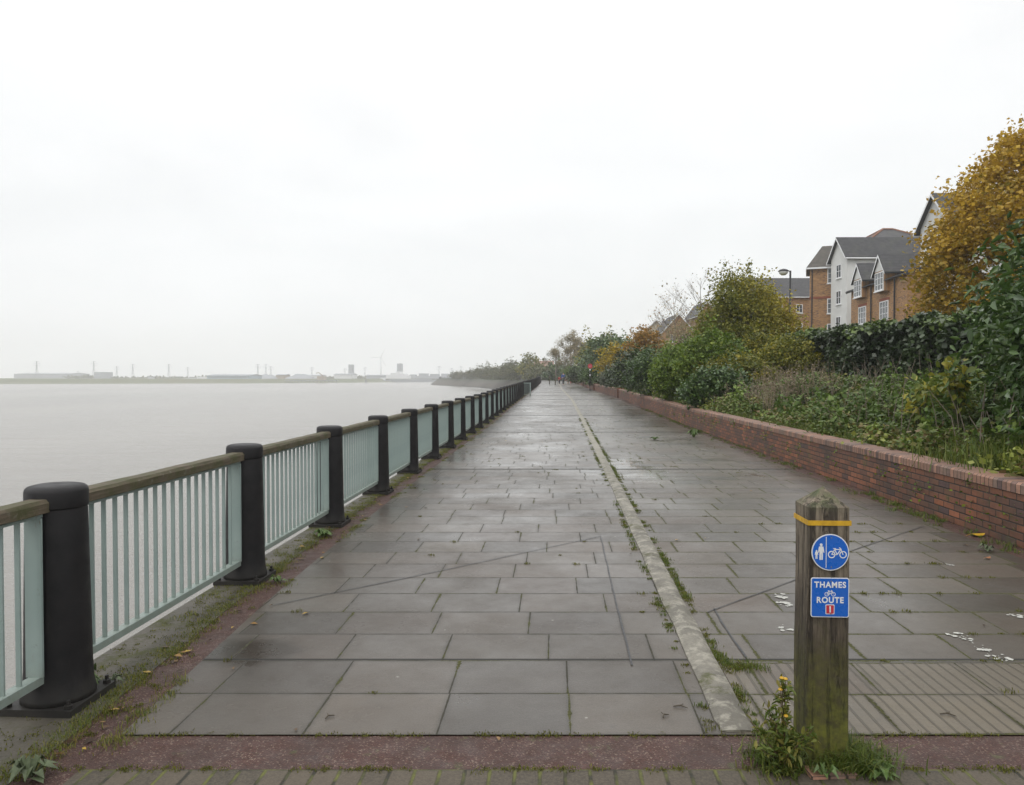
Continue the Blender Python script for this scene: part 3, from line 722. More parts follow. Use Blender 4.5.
def vnoise(dirs, rng, k=9, amp=.25):
    """smooth lumpy noise on the unit sphere"""
    c = rng.normal(size=(k, 3)); c /= np.linalg.norm(c, axis=1)[:, None]; wgt = rng.random(k) * 2 - 1
    return 1 + amp * (np.exp(-3.5 * (1 - dirs @ c.T)) * wgt).sum(1)
def tree(name, label, cat, loc, h, rad, mat, n_clump, per, leafs, seed, group=None, trunk_h=None, crown_c=None, crown_rz=None, clump_r=.5, tone_bias=None, cut=-2, amp=.35, trunk_r=None, bark='bark', shell=.55, aspect=.7, L6=False, point=0, sprig=.14, flat_=.36):
    rng = np.random.default_rng(seed); t = thing(name, label, cat, loc, group)
    rx, ry = (rad, rad) if np.isscalar(rad) else rad
    cz = crown_c if crown_c is not None else h * .55; rz = crown_rz if crown_rz is not None else h - cz
    d = rng.normal(size=(n_clump, 3)); d /= np.linalg.norm(d, axis=1)[:, None]
    rr = shell + (1 - shell) * rng.random(n_clump) ** .6; rr *= np.where(rng.random(n_clump) < .25, rng.random(n_clump), 1)
    sc3 = np.clip(vnoise(d, rng, 12, amp), .6, 1.22)
    C = d * (rr * sc3)[:, None] * np.array([rx, ry, rz])
    if point: C[:, :2] *= (1 - point * np.clip(C[:, 2] / rz, 0, 1))[:, None]
    C += np.array([0, 0, cz]); C = C[C[:, 2] > max(cut, .05 * h)]; k = len(C)
    cs = clump_r * (.5 + rng.random(k))
    n = k * per; ci = np.repeat(np.arange(k), per)
    spr = (rng.random(k) < sprig) & (C[:, 2] > cz * .8); C[spr] = (C[spr] - [0, 0, cz]) * 1.10 + [0, 0, cz]
    shp = np.where(spr[:, None], np.array([[.26, .26, 1.0]]), np.array([[.58, .58, flat_]]))
    off = np.clip(rng.normal(size=(n, 3)), -1.55, 1.55) * (cs[ci])[:, None] * shp[ci]
    P = C[ci] + off; P[:, 2] = np.maximum(P[:, 2], .05)
    ct = rng.random(k); tone = .45 * ct[ci] + .55 * rng.random(n)
    if tone_bias is not None: tone = tone * .75 + tone_bias(P, rng)
    # trunk and limbs
    tb = MB(); tr = trunk_r or max(.05, h * .018); top = cz + rz * .35
    pts = [(0, 0, -.3), (0, 0, .2 * h)]; 
    pts = [(rng.normal() * .02 * h * q, rng.normal() * .02 * h * q, -.3 + (top + .3) * q) for q in (0, .2, .4, .6, .8, 1)]
    tb.tube(pts, [tr * 1.25, tr, tr * .85, tr * .65, tr * .45, tr * .2], 8)
    for j in rng.choice(k, min(k, 34), replace=False):
        q = .15 + .6 * rng.random(); bp = Vector(pts[0]).lerp(Vector(pts[-1]), q); tgt = Vector(C[j]); mid = bp.lerp(tgt, .5) + Vector((0, 0, (tgt - bp).length * .12))
        tb.tube([bp, mid, tgt], [tr * .38 * (1.1 - q), tr * .2, tr * .06], 5, False)
    tb.build('trunk', M[bark], t, True)
    (leaf_mesh if L6 else leaf4)('crown', P, leafs, tone, mat, t, rng, aspect)
    return t
def bare_tree(name, label, loc, h, spread, seed, mat='twig', leaf=None, nl=0, group=None, levels=5, r0=None):
    rnd = random.Random(seed); t = thing(name, label, 'tree', loc, group); tb = MB(); tips = []
    def grow(p, d, l, r, k):
        q = p + d * l; mid = (p + q) / 2 + Vector([rnd.uniform(-1, 1) * l * .05 for _ in range(3)])
        tb.tube([p, mid, q], [r, r * .8, r * .5], 5 if k < 2 else 3, False)
        if k >= levels: tips.append(q); return
        for j in range(4 if k < 3 else 3):
            nd = (d + Vector((rnd.uniform(-1, 1), rnd.uniform(-1, 1), rnd.uniform(-.25, .55))) * spread).normalized()
            f = rnd.uniform(.3, 1); grow(p.lerp(mid, f * 2) if f < .5 else mid.lerp(q, f * 2 - 1), nd, l * rnd.uniform(.42, .68), r * .5, k + 1)
        tips.append(q)
    rt = r0 or h * .014; tb.tube([(0, 0, -.2), (rnd.gauss(0, .01) * h, 0, h * .3), (rnd.gauss(0, .02) * h, rnd.gauss(0, .02) * h, h * .62), (rnd.gauss(0, .02) * h, 0, h * .97)], [rt, rt * .8, rt * .5, rt * .1], 7, False)
    for j in range(17):
        f = .12 + .78 * j / 16; an = j * 2.4 + rnd.uniform(-.4, .4); up_ = .55 + .9 * f
        grow(Vector((0, 0, h * f)), Vector((math.cos(an), math.sin(an), up_)).normalized(), h * (.44 - .32 * f) * rnd.uniform(.8, 1.15), rt * (.45 - .3 * f), 2)
    tb.build('trunk', M[mat], t)
    if leaf:
        rng = np.random.default_rng(seed); T = np.array([tuple(q) for q in tips]); wg = np.hypot(T[:, 0], T[:, 1]) ** 1.5 + .02 * h; idx = rng.choice(len(T), nl, p=wg / wg.sum())
        P = T[idx] + rng.normal(size=(nl, 3)) * h * .035
        leaf4('crown', P, h * .022, rng.random(nl), leaf, t, rng)
    return t
def P3(px, Y, dz=0.0): return ((px - 512) / 740 * Y, Y, dz)
def gnd(x, Y):
    """elevation of the bank or flat behind it"""
    fx = float(np.interp(Y, CV[:, 1][:900], CV[:, 0][:900])); o = x - fx - offW(Y); return bankz(Y, max(0, o)) - .05
def TL(px, Y): x = (px - 512) / 740 * Y; return (x, Y, gnd(x, Y))
def hgt(py, Y, z0): return EYE + (377.5 - py) * Y / 740 - z0

# ----- ivy covered fence/hedge
rng = np.random.default_rng(11)
OH = 5.05
ax, ay = at(7, offW(7) + OH); t = thing('ivy_hedge', 'long dark ivy hedge with a level top in front of the brick flats', 'hedge', (ax, ay, 0)); org = np.array([ax, ay, 0.0])
core = MB(org)
for s, q in zip(range(6, 33, 1), range(7, 34, 1)):
    A = at(s, offW(s) + OH + .25); B = at(q, offW(q) + OH + .25); A2 = at(s, offW(s) + OH + .45); B2 = at(q, offW(q) + OH + .45)
    top = float(np.interp(s, [0, 15, 30], [2.98, 2.98, 3.2]))
    core.poly([(*A, 1.0), (*B, 1.0), (*B, top), (*A, top)]); core.poly([(*A2, 1.0), (*A2, top), (*B2, top), (*B2, 1.0)]); core.poly([(*A, top), (*B, top), (*B2, top), (*A2, top)])
core.build('fence_core', M['darkpaint'], t)
n = 62000; s = 5 + 29 * rng.random(n) ** 1.15; f = rng.random(n)
lump = .22 * np.sin(s * 1.7 + 1) * np.sin(s * .63) + .12 * np.sin(s * 4.1 + f * 5)
o = OH + .18 - lump - .30 * rng.random(n) ** 2 + .5 * (rng.random(n) < .12) * rng.random(n)
topz = np.interp(s, [0, 15, 30], [3.02, 3.05, 3.3]) + .10 * np.sin(s * 2.3) + .06 * np.sin(s * 7.1)
top = rng.random(n) < .28
zz = np.where(top, topz + rng.normal(size=n) * .05, 1.0 + (topz - 1.0) * f)
o = np.where(top, OH + .05 + .6 * rng.random(n), o)
P = np.array([(*at(a, offW(a) + b), c) for a, b, c in zip(s, o, zz)])
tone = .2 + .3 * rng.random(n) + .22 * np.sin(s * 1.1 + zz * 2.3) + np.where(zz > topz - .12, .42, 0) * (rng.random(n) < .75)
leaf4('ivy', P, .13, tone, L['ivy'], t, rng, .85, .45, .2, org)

# ----- undergrowth on the bank
def scatter(n, s0, s1, o0, o1, rng, power=1.0):
    s = s0 + (s1 - s0) * rng.random(n) ** power; o = o0 + (o1 - o0) * rng.random(n); return s, o
fx_ = lambda s, o: np.array([at(a, offW(a) + b) for a, b in zip(s, o)])
rng = np.random.default_rng(21); nc = 1500
s, o = scatter(nc, 4.5, 60, WT + .12, OH + .1, rng, 1.7)
hh = (.16 + .5 * rng.random(nc)) * np.interp(o, [0, .7, 2.0, 3.2, 5], [.35, .6, 1.05, .8, .45]) * (1 + .35 * np.sin(s * .9 + o)) 
per = 105; ci = np.repeat(np.arange(nc), per); XY = fx_(s, o)
u = rng.random(nc * per)
P = np.empty((nc * per, 3)); P[:, :2] = XY[ci] + rng.normal(size=(nc * per, 2)) * (.15 + .0 * u)[:, None] * (1 + .012 * s[ci])[:, None]
bz = np.array([bankz(a, b) for a, b in zip(s, o)])
P[:, 2] = bz[ci] + hh[ci] * (.15 + .95 * u) + .02
kinds = rng.random(nc); zone = .5 + .5 * np.sin(s * .7 + 2) * np.cos(o * 1.3)
tone = np.clip(-.12 + .30 * np.clip(1.5 - o, 0, 1)[ci] + .25 * kinds[ci] + .35 * rng.random(nc * per) + .25 * zone[ci] + np.where(kinds[ci] > .86, .25, 0), 0, 1)
under = leaf4('undergrowth', P, .078, tone, L['bramble'], None, rng, .75, .15, .5)
tag(under, 'tangled brambles and nettles covering the bank behind the brick wall', 'undergrowth', kind='stuff')
nc2 = 420; s2, o2 = scatter(nc2, 5, 42, WT + .3, OH - .4, rng, 1.4); per2 = 46; c2 = np.repeat(np.arange(nc2), per2); XY2 = fx_(s2, o2); u2 = rng.random(nc2 * per2)
h2 = (.35 + .45 * rng.random(nc2)) * np.interp(o2, [0, 1, 2.5, 5], [.7, 1, 1.1, .6]); l2 = rng.normal(size=(nc2, 2)) * .14
P2 = np.empty((nc2 * per2, 3)); P2[:, :2] = XY2[c2] + l2[c2] * u2[:, None] + rng.normal(size=(nc2 * per2, 2)) * .055
P2[:, 2] = np.array([bankz(a, b) for a, b in zip(s2, o2)])[c2] + h2[c2] * (.25 + .85 * u2)
tag(leaf4('nettles', P2, .115, .15 + .75 * rng.random(nc2)[c2] * (.5 + .5 * u2) + .1 * rng.random(len(u2)), L['nettle'], None, rng, .55, .5, .4), 'fresh green leafy nettle stems rising from the bank brambles', 'nettles', kind='stuff')
# brown stalks among them
sb = MB(); r_ = random.Random(8)
for _ in range(620):
    s_ = 5 + 40 * r_.random() ** 1.6; o_ = WT + .3 + r_.random() * 4.2; x, y = at(s_, offW(s_) + o_); z = bankz(s_, o_); h = r_.uniform(.4, 1.15); lx, ly = r_.uniform(-.35, .35), r_.uniform(-.35, .35)
    sb.tube([(x, y, z - .05), (x + lx * .3, y + ly * .3, z + h * .6), (x + lx, y + ly, z + h)], [.008, .006, .003], 3, False)
tag(sb.build('dry_stalks', M['twig']), 'thin brown bramble stalks tangled through the bank undergrowth', 'stalks', kind='stuff')
# grass fringe behind the coping
rng = np.random.default_rng(31); n = 26000; s, o = scatter(n, 4.5, 50, WT + .0, WT + .75, rng, 1.5)
keep = (np.sin(s * 1.3) + np.sin(s * .47 + 1) + rng.normal(size=n) * .6) > -.5; s, o = s[keep], o[keep]
XY = fx_(s, o); z = np.array([bankz(a, b) for a, b in zip(s, o)]); P = np.column_stack([XY, z - .02]); n = len(P)
tag(blades('grass_fringe', P, .10 + .16 * rng.random(n), .010 + .0003 * s, .25 + .6 * rng.random(n), L['grass'], None, rng, .9), 'bright grass fringe spilling behind the brick coping', 'grass', kind='stuff')

# dry tan weeds
def dry_weeds(loc, label, seed, n=90, h=1.25, sp=.55):
    r = random.Random(seed); t = thing('dry_weeds', label, 'plant', loc, 'dead seeding weeds on the bank'); b = MB(); Pn = []
    for _ in range(n):
        x, y = r.gauss(0, sp), r.gauss(0, sp); hh = h * r.uniform(.5, 1.05); lx, ly = r.gauss(0, .16), r.gauss(0, .16)
        b.tube([(x, y, -.1), (x + lx * .4, y + ly * .4, hh * .55), (x + lx, y + ly, hh)], [.008, .006, .003], 3, False)
        for _ in range(26): q = r.uniform(.5, 1); Pn.append((x + lx * q + r.gauss(0, .05), y + ly * q + r.gauss(0, .05), hh * q + r.gauss(0, .03)))
    b.build('stems', M['deadstem'], t)
    g = np.random.default_rng(seed); leaf4('seed_heads', np.array(Pn), .05, g.random(len(Pn)) * .6, m_dry, t, g, .5)
m_dry = m_leaf('dry_seed', [(.15, .115, .075), (.26, .21, .15), (.34, .29, .21)], .8, .2)
dry_weeds(TL(800, 19.5), 'pale dead weeds standing where the ivy hedge meets the yellowing tree', 1, 130, 1.3, .6)
dry_weeds(TL(757, 23.5), 'low brown dead weeds close to the wall beneath the yellowing tree', 2, 80, .8, .6)

# yellowing sapling in front of the hedge
def sapling(loc, label, seed, h, n, leafm, ls=.12, sp=.5):
    r = random.Random(seed); t = thing('sapling', label, 'plant', loc); b = MB(); Pn = []
    for _ in range(n):
        an = r.uniform(0, 6.28); hh = h * r.uniform(.55, 1); lx, ly = math.cos(an) * sp * r.uniform(.2, 1), math.sin(an) * sp * r.uniform(.2, 1)
        p = [Vector((0, 0, -.1)), Vector((lx * .35, ly * .35, hh * .6)), Vector((lx, ly, hh))]; b.tube(p, [.014, .010, .004], 5, False)
        for _ in range(26):
            q = r.uniform(.45, 1); m = p[1].lerp(p[2], (q - .45) / .55); Pn.append((m.x + r.gauss(0, .09), m.y + r.gauss(0, .09), m.z + r.gauss(0, .07)))
    b.build('stem', M['stem'], t, True); g = np.random.default_rng(seed)
    leaf_mesh('leaves', np.array(Pn), ls, g.random(len(Pn)), leafm, t, g, .62, .5)
sapling(TL(920, 11.8), 'leafy sapling turning yellow in front of the dark ivy', 4, 1.2, 8, L['sapling'], .13, .6)
sapling(TL(958, 10.8), 'taller pale green sapling beside the glossy laurel', 5, 1.45, 8, L['sapling'], .13, .4)

# laurel at the frame edge
def laurel(px, Y, h, rad, seed, label, n=150):
    l = TL(px, Y); return tree('laurel_bush', label, 'bush', l, h, rad, L['laurel'], n, 62, .135, seed, 'glossy laurels', crown_c=h * .52, crown_rz=h * .5, clump_r=.42, cut=.1, amp=.3, sprig=.04, trunk_r=.05, aspect=.42, L6=True, shell=.7)
laurel(1124, 10.2, 2.1, 1.3, 41, 'glossy dark laurel bush rising at the end of the brick wall', 230)
laurel(1130, 8.6, 2.6, 1.5, 42, 'glossy laurel bush just past the frame edge', 120)
# grass mound at the corner
rng = np.random.default_rng(51); n = 1600; x0, y0 = at(8.6, offW(8.6) + 1.0)
P = np.column_stack([x0 + rng.normal(size=n) * .38, y0 + rng.normal(size=n) * .45, np.full(n, bankz(8.6, 1.0) - .04)])
tag(blades('grass_tussock', P, .22 + .28 * rng.random(n), .012, .25 + .55 * rng.random(n), L['grass'], None, rng, 1.1), 'tall fresh green grass tussock behind the coping under the laurel', 'grass tussock')

# ----- trees and shrubs along the bank
def mb_(P, rng): return .16 * np.clip((P[:, 2] - 4) / 6, 0, 1) + .08 + .14 * rng.random(len(P))
tree('maple_tree', 'large maple in orange autumn leaf above the ivy hedge', 'tree', (21.75, 28, 1.5), 11.3, (6.0, 5.4), L['maple'], 1250, 130, .14, 61, point=.24, sprig=.03, flat_=.27, crown_c=4.3, crown_rz=6.1, clump_r=.72, tone_bias=mb_, cut=.7, amp=.18, aspect=.9, shell=.78)
tree('understorey_tree', 'dark green leafy tree behind the laurel, below the orange maple', 'tree', (15.6, 19.5, 1.5), 2.6, (2.0, 1.8), L['laurel'], 130, 60, .14, 62, crown_c=1.8, crown_rz=1.4, clump_r=.5)
def yb(P, rng): return .34 * np.clip((P[:, 0] + .8) / 2.2, 0, 1) + .14
l = TL(746, 35); tree('yellowing_tree', 'tall olive tree turning yellow on the side nearest the lamp post', 'tree', l, hgt(304, 35, l[2]), 2.5, L['olive'], 900, 66, .115, 63, crown_c=2.2, crown_rz=2.75, clump_r=.5, tone_bias=yb, cut=.2, amp=.4, aspect=.75, point=.36, sprig=.22)
for px, Y, top, rad, kind, sd_, lab in (
    (706, 28.5, 334, 1.35, 'green', 71, 'bright green bushy shrub with the highest top by the brick wall'),
    (676, 31.5, 348, 1.25, 'green', 72, 'fresh green rounded shrub on the side towards the rust coloured tree'),
    (737, 26.6, 350, 1.35, 'olive', 73, 'dull olive shrub between the bright green shrub and the dead weeds'),
    (780, 27.5, 337, 1.4, 'olive', 74, 'olive shrub filling the gap before the dark ivy hedge'),
    (762, 30, 322, 1.6, 'olive', 75, 'olive green shrub at the foot of the yellowing tree'),
    (655, 38, 352, 1.3, 'laurel', 76, 'dark shrub low beside the wall under the rust coloured tree'),
    (716, 24.9, 372, .9, 'laurel', 79, 'low darker green shrub pressed against the coping'),
    (640, 47, 353, 1.4, 'ivy', 77, 'very dark evergreen shrub beside the grey green bush'),
    (612, 62, 371, 1.3, 'greygreen', 78, 'pale grey green rounded bush close to the wall pier'),
    (628, 56, 362, 1.5, 'ivy', 80, 'dark evergreen shrub behind the pale grey green bush'),
    (583, 92, 362, 1.9, 'ivy', 81, 'dark shrub behind the red sign pole'),
    (598, 78, 366, 1.7, 'laurel', 82, 'dark green shrub between the red sign and the yellow tree'),
    (574, 118, 366, 2.2, 'green', 83, 'small green shrub at the bend above the walkers')):
    l = TL(px, Y); h = hgt(top, Y, l[2]); fl = {'green': .15, 'olive': .14, 'laurel': .15, 'ivy': .15, 'greygreen': .14}[kind] * (1 if Y < 45 else 1.5)
    tree('shrub', lab, 'shrub', l, h, (rad, rad), L[kind], 300 if Y < 45 else 150, 60, fl * .66, sd_, 'shrubs on the bank behind the wall', crown_c=h * .5, crown_rz=h * .5, clump_r=.27 * (1 if Y < 45 else 1.6), cut=.05, amp=.55, trunk_r=.04)
l = TL(646, 56); tree('rust_tree', 'small tree with thin rust orange leaves in front of the pale gabled house', 'tree', l, hgt(336, 56, l[2]), 1.5, L['orange'], 110, 50, .17, 91, crown_c=2.4, crown_rz=1.9, clump_r=.6, cut=.8)
l = TL(684, 62); tree('olive_brown_tree', 'wispy olive brown tree in front of the brick gabled house', 'tree', l, hgt(322, 62, l[2]), 2.2, L['brown'], 80, 34, .15, 92, crown_c=3.0, crown_rz=2.6, clump_r=.8, cut=.8, amp=.5)
l = TL(606, 74); tree('yellow_tree', 'small bright yellow tree beside the grey green bush', 'tree', l, hgt(347, 74, l[2]), 1.15, L['yellow'], 38, 34, .22, 93, crown_c=2.1, crown_rz=1.7, clump_r=.42, cut=.2, amp=.6)
l = TL(618, 73); tree('yellow_tree', 'leaning yellow tree top catching beside the white lamp head', 'tree', l, hgt(348, 73, l[2]), .9, L['yellow'], 20, 34, .22, 94, crown_c=3.3, crown_rz=.9, clump_r=.35, cut=.2)
for px, Y, top, rad, kind, sd_, lab in (
    (612, 105, 337, 3.2, 'laurel', 101, 'large dark green tree in front of the slate roofed house'),
    (607, 112, 338, 3.6, 'olive', 102, 'dark olive tree sloping down towards the bare tree'),
    (590, 125, 352, 3.0, 'laurel', 103, 'dark green tree by the T shaped lamp post'),
    (646, 98, 344, 3.2, 'olive', 104, 'olive tree low in front of the pale gable')):
    l = TL(px, Y); h = hgt(top, Y, l[2]); tree('bank_tree', lab, 'tree', l, h, rad, L[kind], 120, 55, .34, sd_, 'trees before the bend', crown_c=h * .52, crown_rz=h * .48, clump_r=1.0, amp=.3)
l = TL(571, 140); bare_tree('bare_tree', 'large misty half bare tree at the bend above the walkers', l, hgt(337, 140, l[2]) * 1.0, .62, 111, 'twig', L['brown'], 12000, levels=6, r0=.16)
l = TL(556, 165); bare_tree('bare_tree', 'smaller bare tree on the river side of the misty half bare tree', l, hgt(352, 165, l[2]), .6, 112, 'twig', L['far'], 3500, levels=5, r0=.14)
l = TL(700, 66); bare_tree('bare_tree', 'bare branching tree above the brick tower of the gabled house', l, hgt(280, 66, l[2]), .5, 113, 'twig', L['brown'], 260, levels=6, r0=.10)
l = TL(674, 75); bare_tree('bare_tree', 'nearly leafless tree with a few brown leaves above the brick gable', l, hgt(296, 75, l[2]), .5, 114, 'twig', L['orange'], 420, levels=6, r0=.10)
fars = [(530, 245, 353, 5, 'olive', .6, 'pointed misty tree beside the white gabled house at the bend'), (520, 262, 364, 5, 'far', 0, 'low misty tree under the pointed tree'), (512, 290, 362, 6, 'far', 0, 'misty rounded tree beside the far flat roofed block'),
        (500, 330, 367, 7, 'far', 0, 'faint tree on the embankment riverward of the flat roofed block'), (488, 360, 366, 7, 'far', 0, 'taller faint tree above the curving embankment'), (478, 400, 368, 6, 'far', 0, 'faint sparse tree near the tip of the tree line'),
        (543, 215, 366, 5, 'far', 0, 'misty green tree just behind the end of the black railing'), (560, 190, 362, 5, 'laurel', 0, 'dark misty tree at the end of the promenade'), (466, 470, 371, 6, 'far', 0, 'very faint small tree over the embankment tip'),
        (548, 240, 366, 5, 'far', 0, 'misty tree under the white gabled house'), (507, 310, 370, 6, 'far', 0, 'low faint bush line tree behind the embankment railing'), (495, 345, 371, 7, 'far', 0, 'low faint tree between the two embankment trees'), (457, 505, 372.5, 4, 'far', 0, 'tiny faint shrub at the tree line end'), (536, 280, 368, 6, 'far', 0, 'broad faint tree between pointed tree and white house')]
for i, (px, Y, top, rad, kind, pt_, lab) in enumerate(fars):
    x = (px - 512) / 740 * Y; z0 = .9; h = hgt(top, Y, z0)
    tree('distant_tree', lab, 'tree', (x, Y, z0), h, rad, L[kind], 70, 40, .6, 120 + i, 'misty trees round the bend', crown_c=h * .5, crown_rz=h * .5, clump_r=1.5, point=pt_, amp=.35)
rng = np.random.default_rng(130); n = 7000; s = 200 + 310 * rng.random(n); o = 8 + 5 * rng.random(n)
XY = np.array([at(a, b) for a, b in zip(s, o)]); P = np.column_stack([XY, .9 + 2.4 * rng.random(n) * (.6 + .4 * np.sin(s * .13))])
tag(leaf4('distant_hedge', P, .8, rng.random(n), L['far'], None, rng), 'low misty hedge line behind the far curving embankment', 'hedge', kind='stuff')

# ------------------------------------------------------------------ buildings
def window(parent, org, c, wd, ht, nrm, bars=(1, 2), sill=True):
    """c: centre on the wall, nrm: outward plan direction"""
    nx, ny = nrm; l = math.hypot(nx, ny); nx, ny = nx / l, ny / l; rz = math.atan2(ny, nx); m = Matrix.Rotation(rz, 3, 'Z')
    c = Vector(c); f = MB(org); T = lambda dx, dy, dz: c + m @ Vector((dx, dy, dz))
    fw = .08
    for dy, dz, sy, sz in ((0, ht / 2 - fw / 2, wd, fw), (0, -ht / 2 + fw / 2, wd, fw), (wd / 2 - fw / 2, 0, fw, ht - 2 * fw), (-wd / 2 + fw / 2, 0, fw, ht - 2 * fw)): f.box(T(.03, dy, dz), (.07, sy, sz), rz)
    for k in range(bars[0]): f.box(T(.028, -wd / 2 + wd * (k + 1) / (bars[0] + 1), 0), (.06, .05, ht - 2 * fw), rz)
    for k in range(bars[1]): f.box(T(.026, 0, -ht / 2 + ht * (k + 1) / (bars[1] + 1)), (.05, wd - 2 * fw, .035), rz)
    fo = f.build('window', M['upvc'], parent)
    g = MB(org); g.box(T(.012, 0, 0), (.02, wd - 2 * fw, ht - 2 * fw), rz); g.build('pane', M['glass'], fo)
    if sill: s_ = MB(org); s_.box(T(.06, 0, -ht / 2 - .045), (.14, wd + .14, .08), rz); s_.build('sill', M['upvc'], fo)
def gable_block(t, org, A, u, v, lu, lv, z0, ze, zr, mat, roofmat, ov=.35, ridge='u', fascia='upvc'):
    """rectangle from corner A along unit u (length lu) and unit v (length lv); ridge runs along u or v"""
    u = Vector((*u, 0)).normalized(); v = Vector((*v, 0)).normalized(); A = Vector((A[0], A[1], 0)); q = lambda a, b, z: A + u * a + v * b + Vector((0, 0, z))
    w_ = MB(org); cs = [q(0, 0, 0), q(lu, 0, 0), q(lu, lv, 0), q(0, lv, 0)]
    for i in range(4): a, b = cs[i], cs[(i + 1) % 4]; w_.wallq((a.x, a.y), (b.x, b.y), z0, ze)
    if ridge == 'u':
        for a in (0, lu): w_.poly([q(a, 0, ze), q(a, lv, ze), q(a, lv / 2, zr)], [(0, ze), (lv, ze), (lv / 2, zr)])
        sl = (zr - ze) / (lv / 2)
        R4 = [[q(-ov, -ov, ze - ov * sl), q(lu + ov, -ov, ze - ov * sl), q(lu + ov, lv / 2, zr), q(-ov, lv / 2, zr)], [q(lu + ov, lv + ov, ze - ov * sl), q(-ov, lv + ov, ze - ov * sl), q(-ov, lv / 2, zr), q(lu + ov, lv / 2, zr)]]
        L1, L2 = lu + 2 * ov, math.hypot(lv / 2 + ov, (zr - ze) * (1 + 2 * ov / lv))
        verge = [(q(a, -ov, ze - ov * sl), q(a, lv / 2, zr), q(a, lv + ov, ze - ov * sl)) for a in (-ov, lu + ov)]; eaves = [(q(-ov, b, ze - ov * sl), q(lu + ov, b, ze - ov * sl)) for b in (-ov, lv + ov)]
    else:
        for b in (0, lv): w_.poly([q(0, b, ze), q(lu, b, ze), q(lu / 2, b, zr)], [(0, ze), (lu, ze), (lu / 2, zr)])
        sl = (zr - ze) / (lu / 2)
        R4 = [[q(-ov, lv + ov, ze - ov * sl), q(-ov, -ov, ze - ov * sl), q(lu / 2, -ov, zr), q(lu / 2, lv + ov, zr)], [q(lu + ov, -ov, ze - ov * sl), q(lu + ov, lv + ov, ze - ov * sl), q(lu / 2, lv + ov, zr), q(lu / 2, -ov, zr)]]
        L1, L2 = lv + 2 * ov, math.hypot(lu / 2 + ov, (zr - ze) * (1 + 2 * ov / lu))
        verge = [(q(-ov, b, ze - ov * sl), q(lu / 2, b, zr), q(lu + ov, b, ze - ov * sl)) for b in (-ov, lv + ov)]; eaves = [(q(a, -ov, ze - ov * sl), q(a, lv + ov, ze - ov * sl)) for a in (-ov, lu + ov)]
    w_.build('wall', mat, t); r = MB(org)
    up = Vector((0, 0, .09))
    for p in R4:
        r.poly([x + up for x in p], [(0, 0), (L1, 0), (L1, L2), (0, L2)]); r.poly([x for x in p][::-1])
    ro = r.build('roof', roofmat, t)
    f = MB(org)
    for a, b, c in verge:
        for m0, m1 in ((a, b), (c, b)): f.poly([m0 + up, m1 + up, m1 - up * 1.6, m0 - up * 1.6])
    for a, b in eaves: f.tube([a - up * .3, b - up * .3], .07, 6)
    f.build('fascia', M[fascia], ro)
    return q
def hip_block(t, org, A, u, v, lu, lv, z0, ze, zr, mat, roofmat, inset=None, ov=.35, ridgemat=None):
    u = Vector((*u, 0)).normalized(); v = Vector((*v, 0)).normalized(); A = Vector((A[0], A[1], 0)); q = lambda a, b, z: A + u * a + v * b + Vector((0, 0, z))
    w_ = MB(org); cs = [q(0, 0, 0), q(lu, 0, 0), q(lu, lv, 0), q(0, lv, 0)]
    for i in range(4): a, b = cs[i], cs[(i + 1) % 4]; w_.wallq((a.x, a.y), (b.x, b.y), z0, ze)
    w_.build('wall', mat, t); ins = inset or lv / 2
    e = [q(-ov, -ov, ze), q(lu + ov, -ov, ze), q(lu + ov, lv + ov, ze), q(-ov, lv + ov, ze)]; r1, r2 = q(ins, lv / 2, zr), q(lu - ins, lv / 2, zr)
    r = MB(org); ln = math.hypot(lv / 2, zr - ze)
    r.poly([e[0], e[1], r2, r1], [(0, 0), (lu, 0), (lu - ins, ln), (ins, ln)]); r.poly([e[1], e[2], r2], [(0, 0), (lv, 0), (lv / 2, ln)])
    r.poly([e[2], e[3], r1, r2], [(0, 0), (lu, 0), (lu - ins, ln), (ins, ln)]); r.poly([e[3], e[0], r1], [(0, 0), (lv, 0), (lv / 2, ln)]); r.poly(e[::-1])
    ro = r.build('roof', roofmat, t)
    f = MB(org)
    for i in range(4): f.box((e[i] + e[(i + 1) % 4]) / 2 - Vector((0, 0, .08)), ((e[i] - e[(i + 1) % 4]).length, .06, .16), math.atan2(*(e[(i + 1) % 4] - e[i]).yx))
    f.build('fascia', M['upvc'], ro)
    if ridgemat:
        g = MB(org)
        for a, b in ((e[0], r1), (e[3], r1), (r1, r2), (e[1], r2), (e[2], r2)): g.tube([a, b], .14, 5)
        g.build('ridge_tiles', ridgemat, ro)
    return q
# tan brick hip-roofed flats
o_ = (30.9, 77, 1.5); t = thing('brick_flats', 'tan brick flats with hipped roof and red band, joined to the white gabled flats', 'building', o_)
q = hip_block(t, o_, (30.9, 77), (.93, -.37), (.37, .93), 6.0, 5.2, 1.5, 13.0, 15.6, M['hbrick'], M['slate2'], 1.2)
b = MB(o_); b.box(q(3, -.02, 9.9), (6.06, .07, .22), math.atan2(-.37, .93)); b.build('brick_band', M['rbrick'], t)
for z in (12.3, 9.2, 6.6): window(t, o_, q(1.95, 0, z - .2), .55, 1.55, (-.37, -.93), (0, 2))
b = MB(o_); b.tube([q(.22, -.08, 1.6), q(.22, -.08, 12.9)], .06, 6); b.build('drainpipe', M['darkpaint'], t)
# white gabled flats
o_ = (32.5, 72, 1.5); t = thing('rendered_flats', 'white rendered flats with slate gable roof between brick blocks', 'building', o_)
q = gable_block(t, o_, (32.5, 72), (1, .0), (0, 1), 12.5, 3.6, 1.5, 13.57, 15.5, M['render'], M['slate'], .35, 'u')
for z in (12.55, 9.95, 7.4): window(t, o_, q(0, 1.75, z - .35), 1.1, 1.35, (-1, 0), (1, 1))
